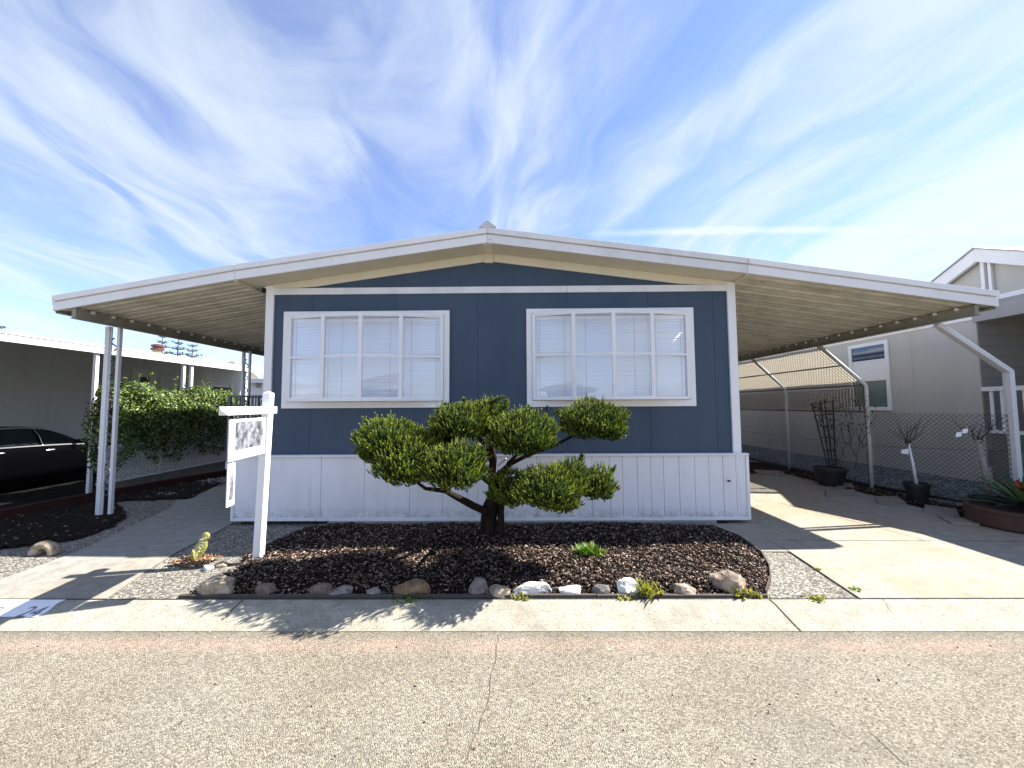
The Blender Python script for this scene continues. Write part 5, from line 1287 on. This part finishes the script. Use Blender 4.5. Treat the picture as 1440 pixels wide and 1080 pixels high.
# ------------------------------------------------------------------ light and sky
sunv = Vector((.93, .20, 1)).normalized()
sl = bpy.data.lights.new('sun', 'SUN'); sl.energy = 5.0; sl.angle = math.radians(.5); sl.color = (1, .955, .87)
so = bpy.data.objects.new('sun', sl); COL.objects.link(so); so.rotation_euler = (-sunv).to_track_quat('-Z', 'Y').to_euler()
w = bpy.data.worlds.new('World'); SC.world = w; w.use_nodes = True; nt = w.node_tree; N = nt.nodes; LK = nt.links
bg = N['Background']
sky = N.new('ShaderNodeTexSky'); sky.sky_type = 'NISHITA'; sky.sun_disc = False; sky.sun_elevation = math.asin(sunv.z); sky.sun_rotation = math.atan2(sunv.x, sunv.y); sky.altitude = 50; sky.air_density = 1.0; sky.dust_density = .2; sky.ozone_density = 2.5
tc = N.new('ShaderNodeTexCoord'); sx = N.new('ShaderNodeSeparateXYZ'); LK.new(tc.outputs['Generated'], sx.inputs[0])
def Mth(op, a, b=0.0, c=None):
    x = N.new('ShaderNodeMath'); x.operation = op
    for i, v in enumerate((a, b, c)):
        if v is None: continue
        if isinstance(v, bpy.types.NodeSocket): LK.new(v, x.inputs[i])
        else: x.inputs[i].default_value = v
    return x.outputs[0]
zc_ = Mth('MAXIMUM', Mth('ADD', sx.outputs[2], .10), .02)
u = Mth('DIVIDE', sx.outputs[0], zc_); v = Mth('DIVIDE', sx.outputs[1], zc_)
# streaks run mostly away from the viewer, leaning a little
ua = Mth('ADD', u, Mth('MULTIPLY', v, .10))
def comb(a, b, c=0.0):
    x = N.new('ShaderNodeCombineXYZ')
    for i, q in enumerate((a, b, c)):
        if isinstance(q, bpy.types.NodeSocket): LK.new(q, x.inputs[i])
        else: x.inputs[i].default_value = q
    return x.outputs[0]
def noise(vec, scale, detail, rough, dist=0):
    x = N.new('ShaderNodeTexNoise'); LK.new(vec, x.inputs['Vector']); x.inputs['Scale'].default_value = scale; x.inputs['Detail'].default_value = detail; x.inputs['Roughness'].default_value = rough; x.inputs['Distortion'].default_value = dist; return x.outputs['Fac']
def rmp(f, stops):
    x = N.new('ShaderNodeValToRGB'); LK.new(f, x.inputs[0]); e = x.color_ramp.elements
    while len(e) < len(stops): e.new(.5)
    for i, (p, c) in enumerate(stops): e[i].position = p; e[i].color = (c, c, c, 1)
    return x.outputs[0]
warp = noise(comb(Mth('MULTIPLY', u, .6), Mth('MULTIPLY', v, .35)), 1.3, 3, .5)
uw = Mth('ADD', ua, Mth('MULTIPLY_ADD', warp, 1.5, -.75))
s1_ = noise(comb(Mth('MULTIPLY', uw, 1.25), Mth('MULTIPLY', v, .42)), 1.5, 7, .52, .25)
s2_ = noise(comb(Mth('MULTIPLY', uw, 3.4), Mth('MULTIPLY', v, 1.3), 4.0), 1.2, 8, .58, .6)
s3_ = noise(comb(Mth('MULTIPLY', u, .42), Mth('MULTIPLY', v, .42), 9.0), 1.4, 4, .5)
ub = Mth('ADD', u, Mth('MULTIPLY_ADD', warp, .55, -.27))
bands = rmp(Mth('MULTIPLY_ADD', ub, 1/6, .5), [(0, .42), (.05, .40), (.20, .72), (.33, .58), (.41, .30), (.485, .62), (.56, .26), (.64, .60), (.70, .50), (.745, .30), (.775, .95), (.9, .85)])
mix_ = Mth('ADD', Mth('ADD', Mth('MULTIPLY', s1_, .50), Mth('MULTIPLY', s2_, .32)), Mth('MULTIPLY', s3_, .22))
mix_ = Mth('ADD', mix_, Mth('MULTIPLY_ADD', bands, .24, -.125))
low = Mth('MULTIPLY', Mth('MINIMUM', Mth('MAXIMUM', Mth('MULTIPLY_ADD', v, .28, -.35), 0), 1), .05)
cl_f = rmp(Mth('ADD', mix_, low), [(.41, .02), (.49, .22), (.565, .64), (.65, .95)])
# old vapour trail, straight and level across the right-hand sky
tv = Mth('ABSOLUTE', Mth('SUBTRACT', v, Mth('MULTIPLY_ADD', u, -.0912, 1.775)))
trail = Mth('MAXIMUM', Mth('SUBTRACT', 1.0, Mth('MULTIPLY', tv, 22.0)), 0.0)
trail = Mth('MULTIPLY', trail, Mth('MINIMUM', Mth('MAXIMUM', Mth('MULTIPLY_ADD', u, 2.0, -.6), 0), .7))
trail = Mth('MULTIPLY', trail, Mth('MULTIPLY_ADD', s2_, .8, .6))
cl_f = Mth('MINIMUM', Mth('ADD', cl_f, trail), 1.0)
mx = N.new('ShaderNodeMix'); mx.data_type = 'RGBA'; LK.new(Mth('MULTIPLY', cl_f, .92), mx.inputs[0])
tint = N.new('ShaderNodeMix'); tint.data_type = 'RGBA'; tint.blend_type = 'MULTIPLY'; tint.inputs[0].default_value = 1; LK.new(sky.outputs[0], tint.inputs[6]); tint.inputs[7].default_value = (.98, .97, 1.18, 1)
LK.new(tint.outputs[2], mx.inputs[6]); mx.inputs[7].default_value = (3.9, 4.3, 4.6, 1)
LK.new(mx.outputs[2], bg.inputs[0]); bg.inputs[1].default_value = .082
SC.view_settings.view_transform = 'Standard'; SC.view_settings.look = 'None'; SC.view_settings.exposure = 1.55; SC.view_settings.gamma = 1
SC.cycles.max_bounces = 8; SC.cycles.transparent_max_bounces = 24; SC.cycles.sample_clamp_indirect = 8
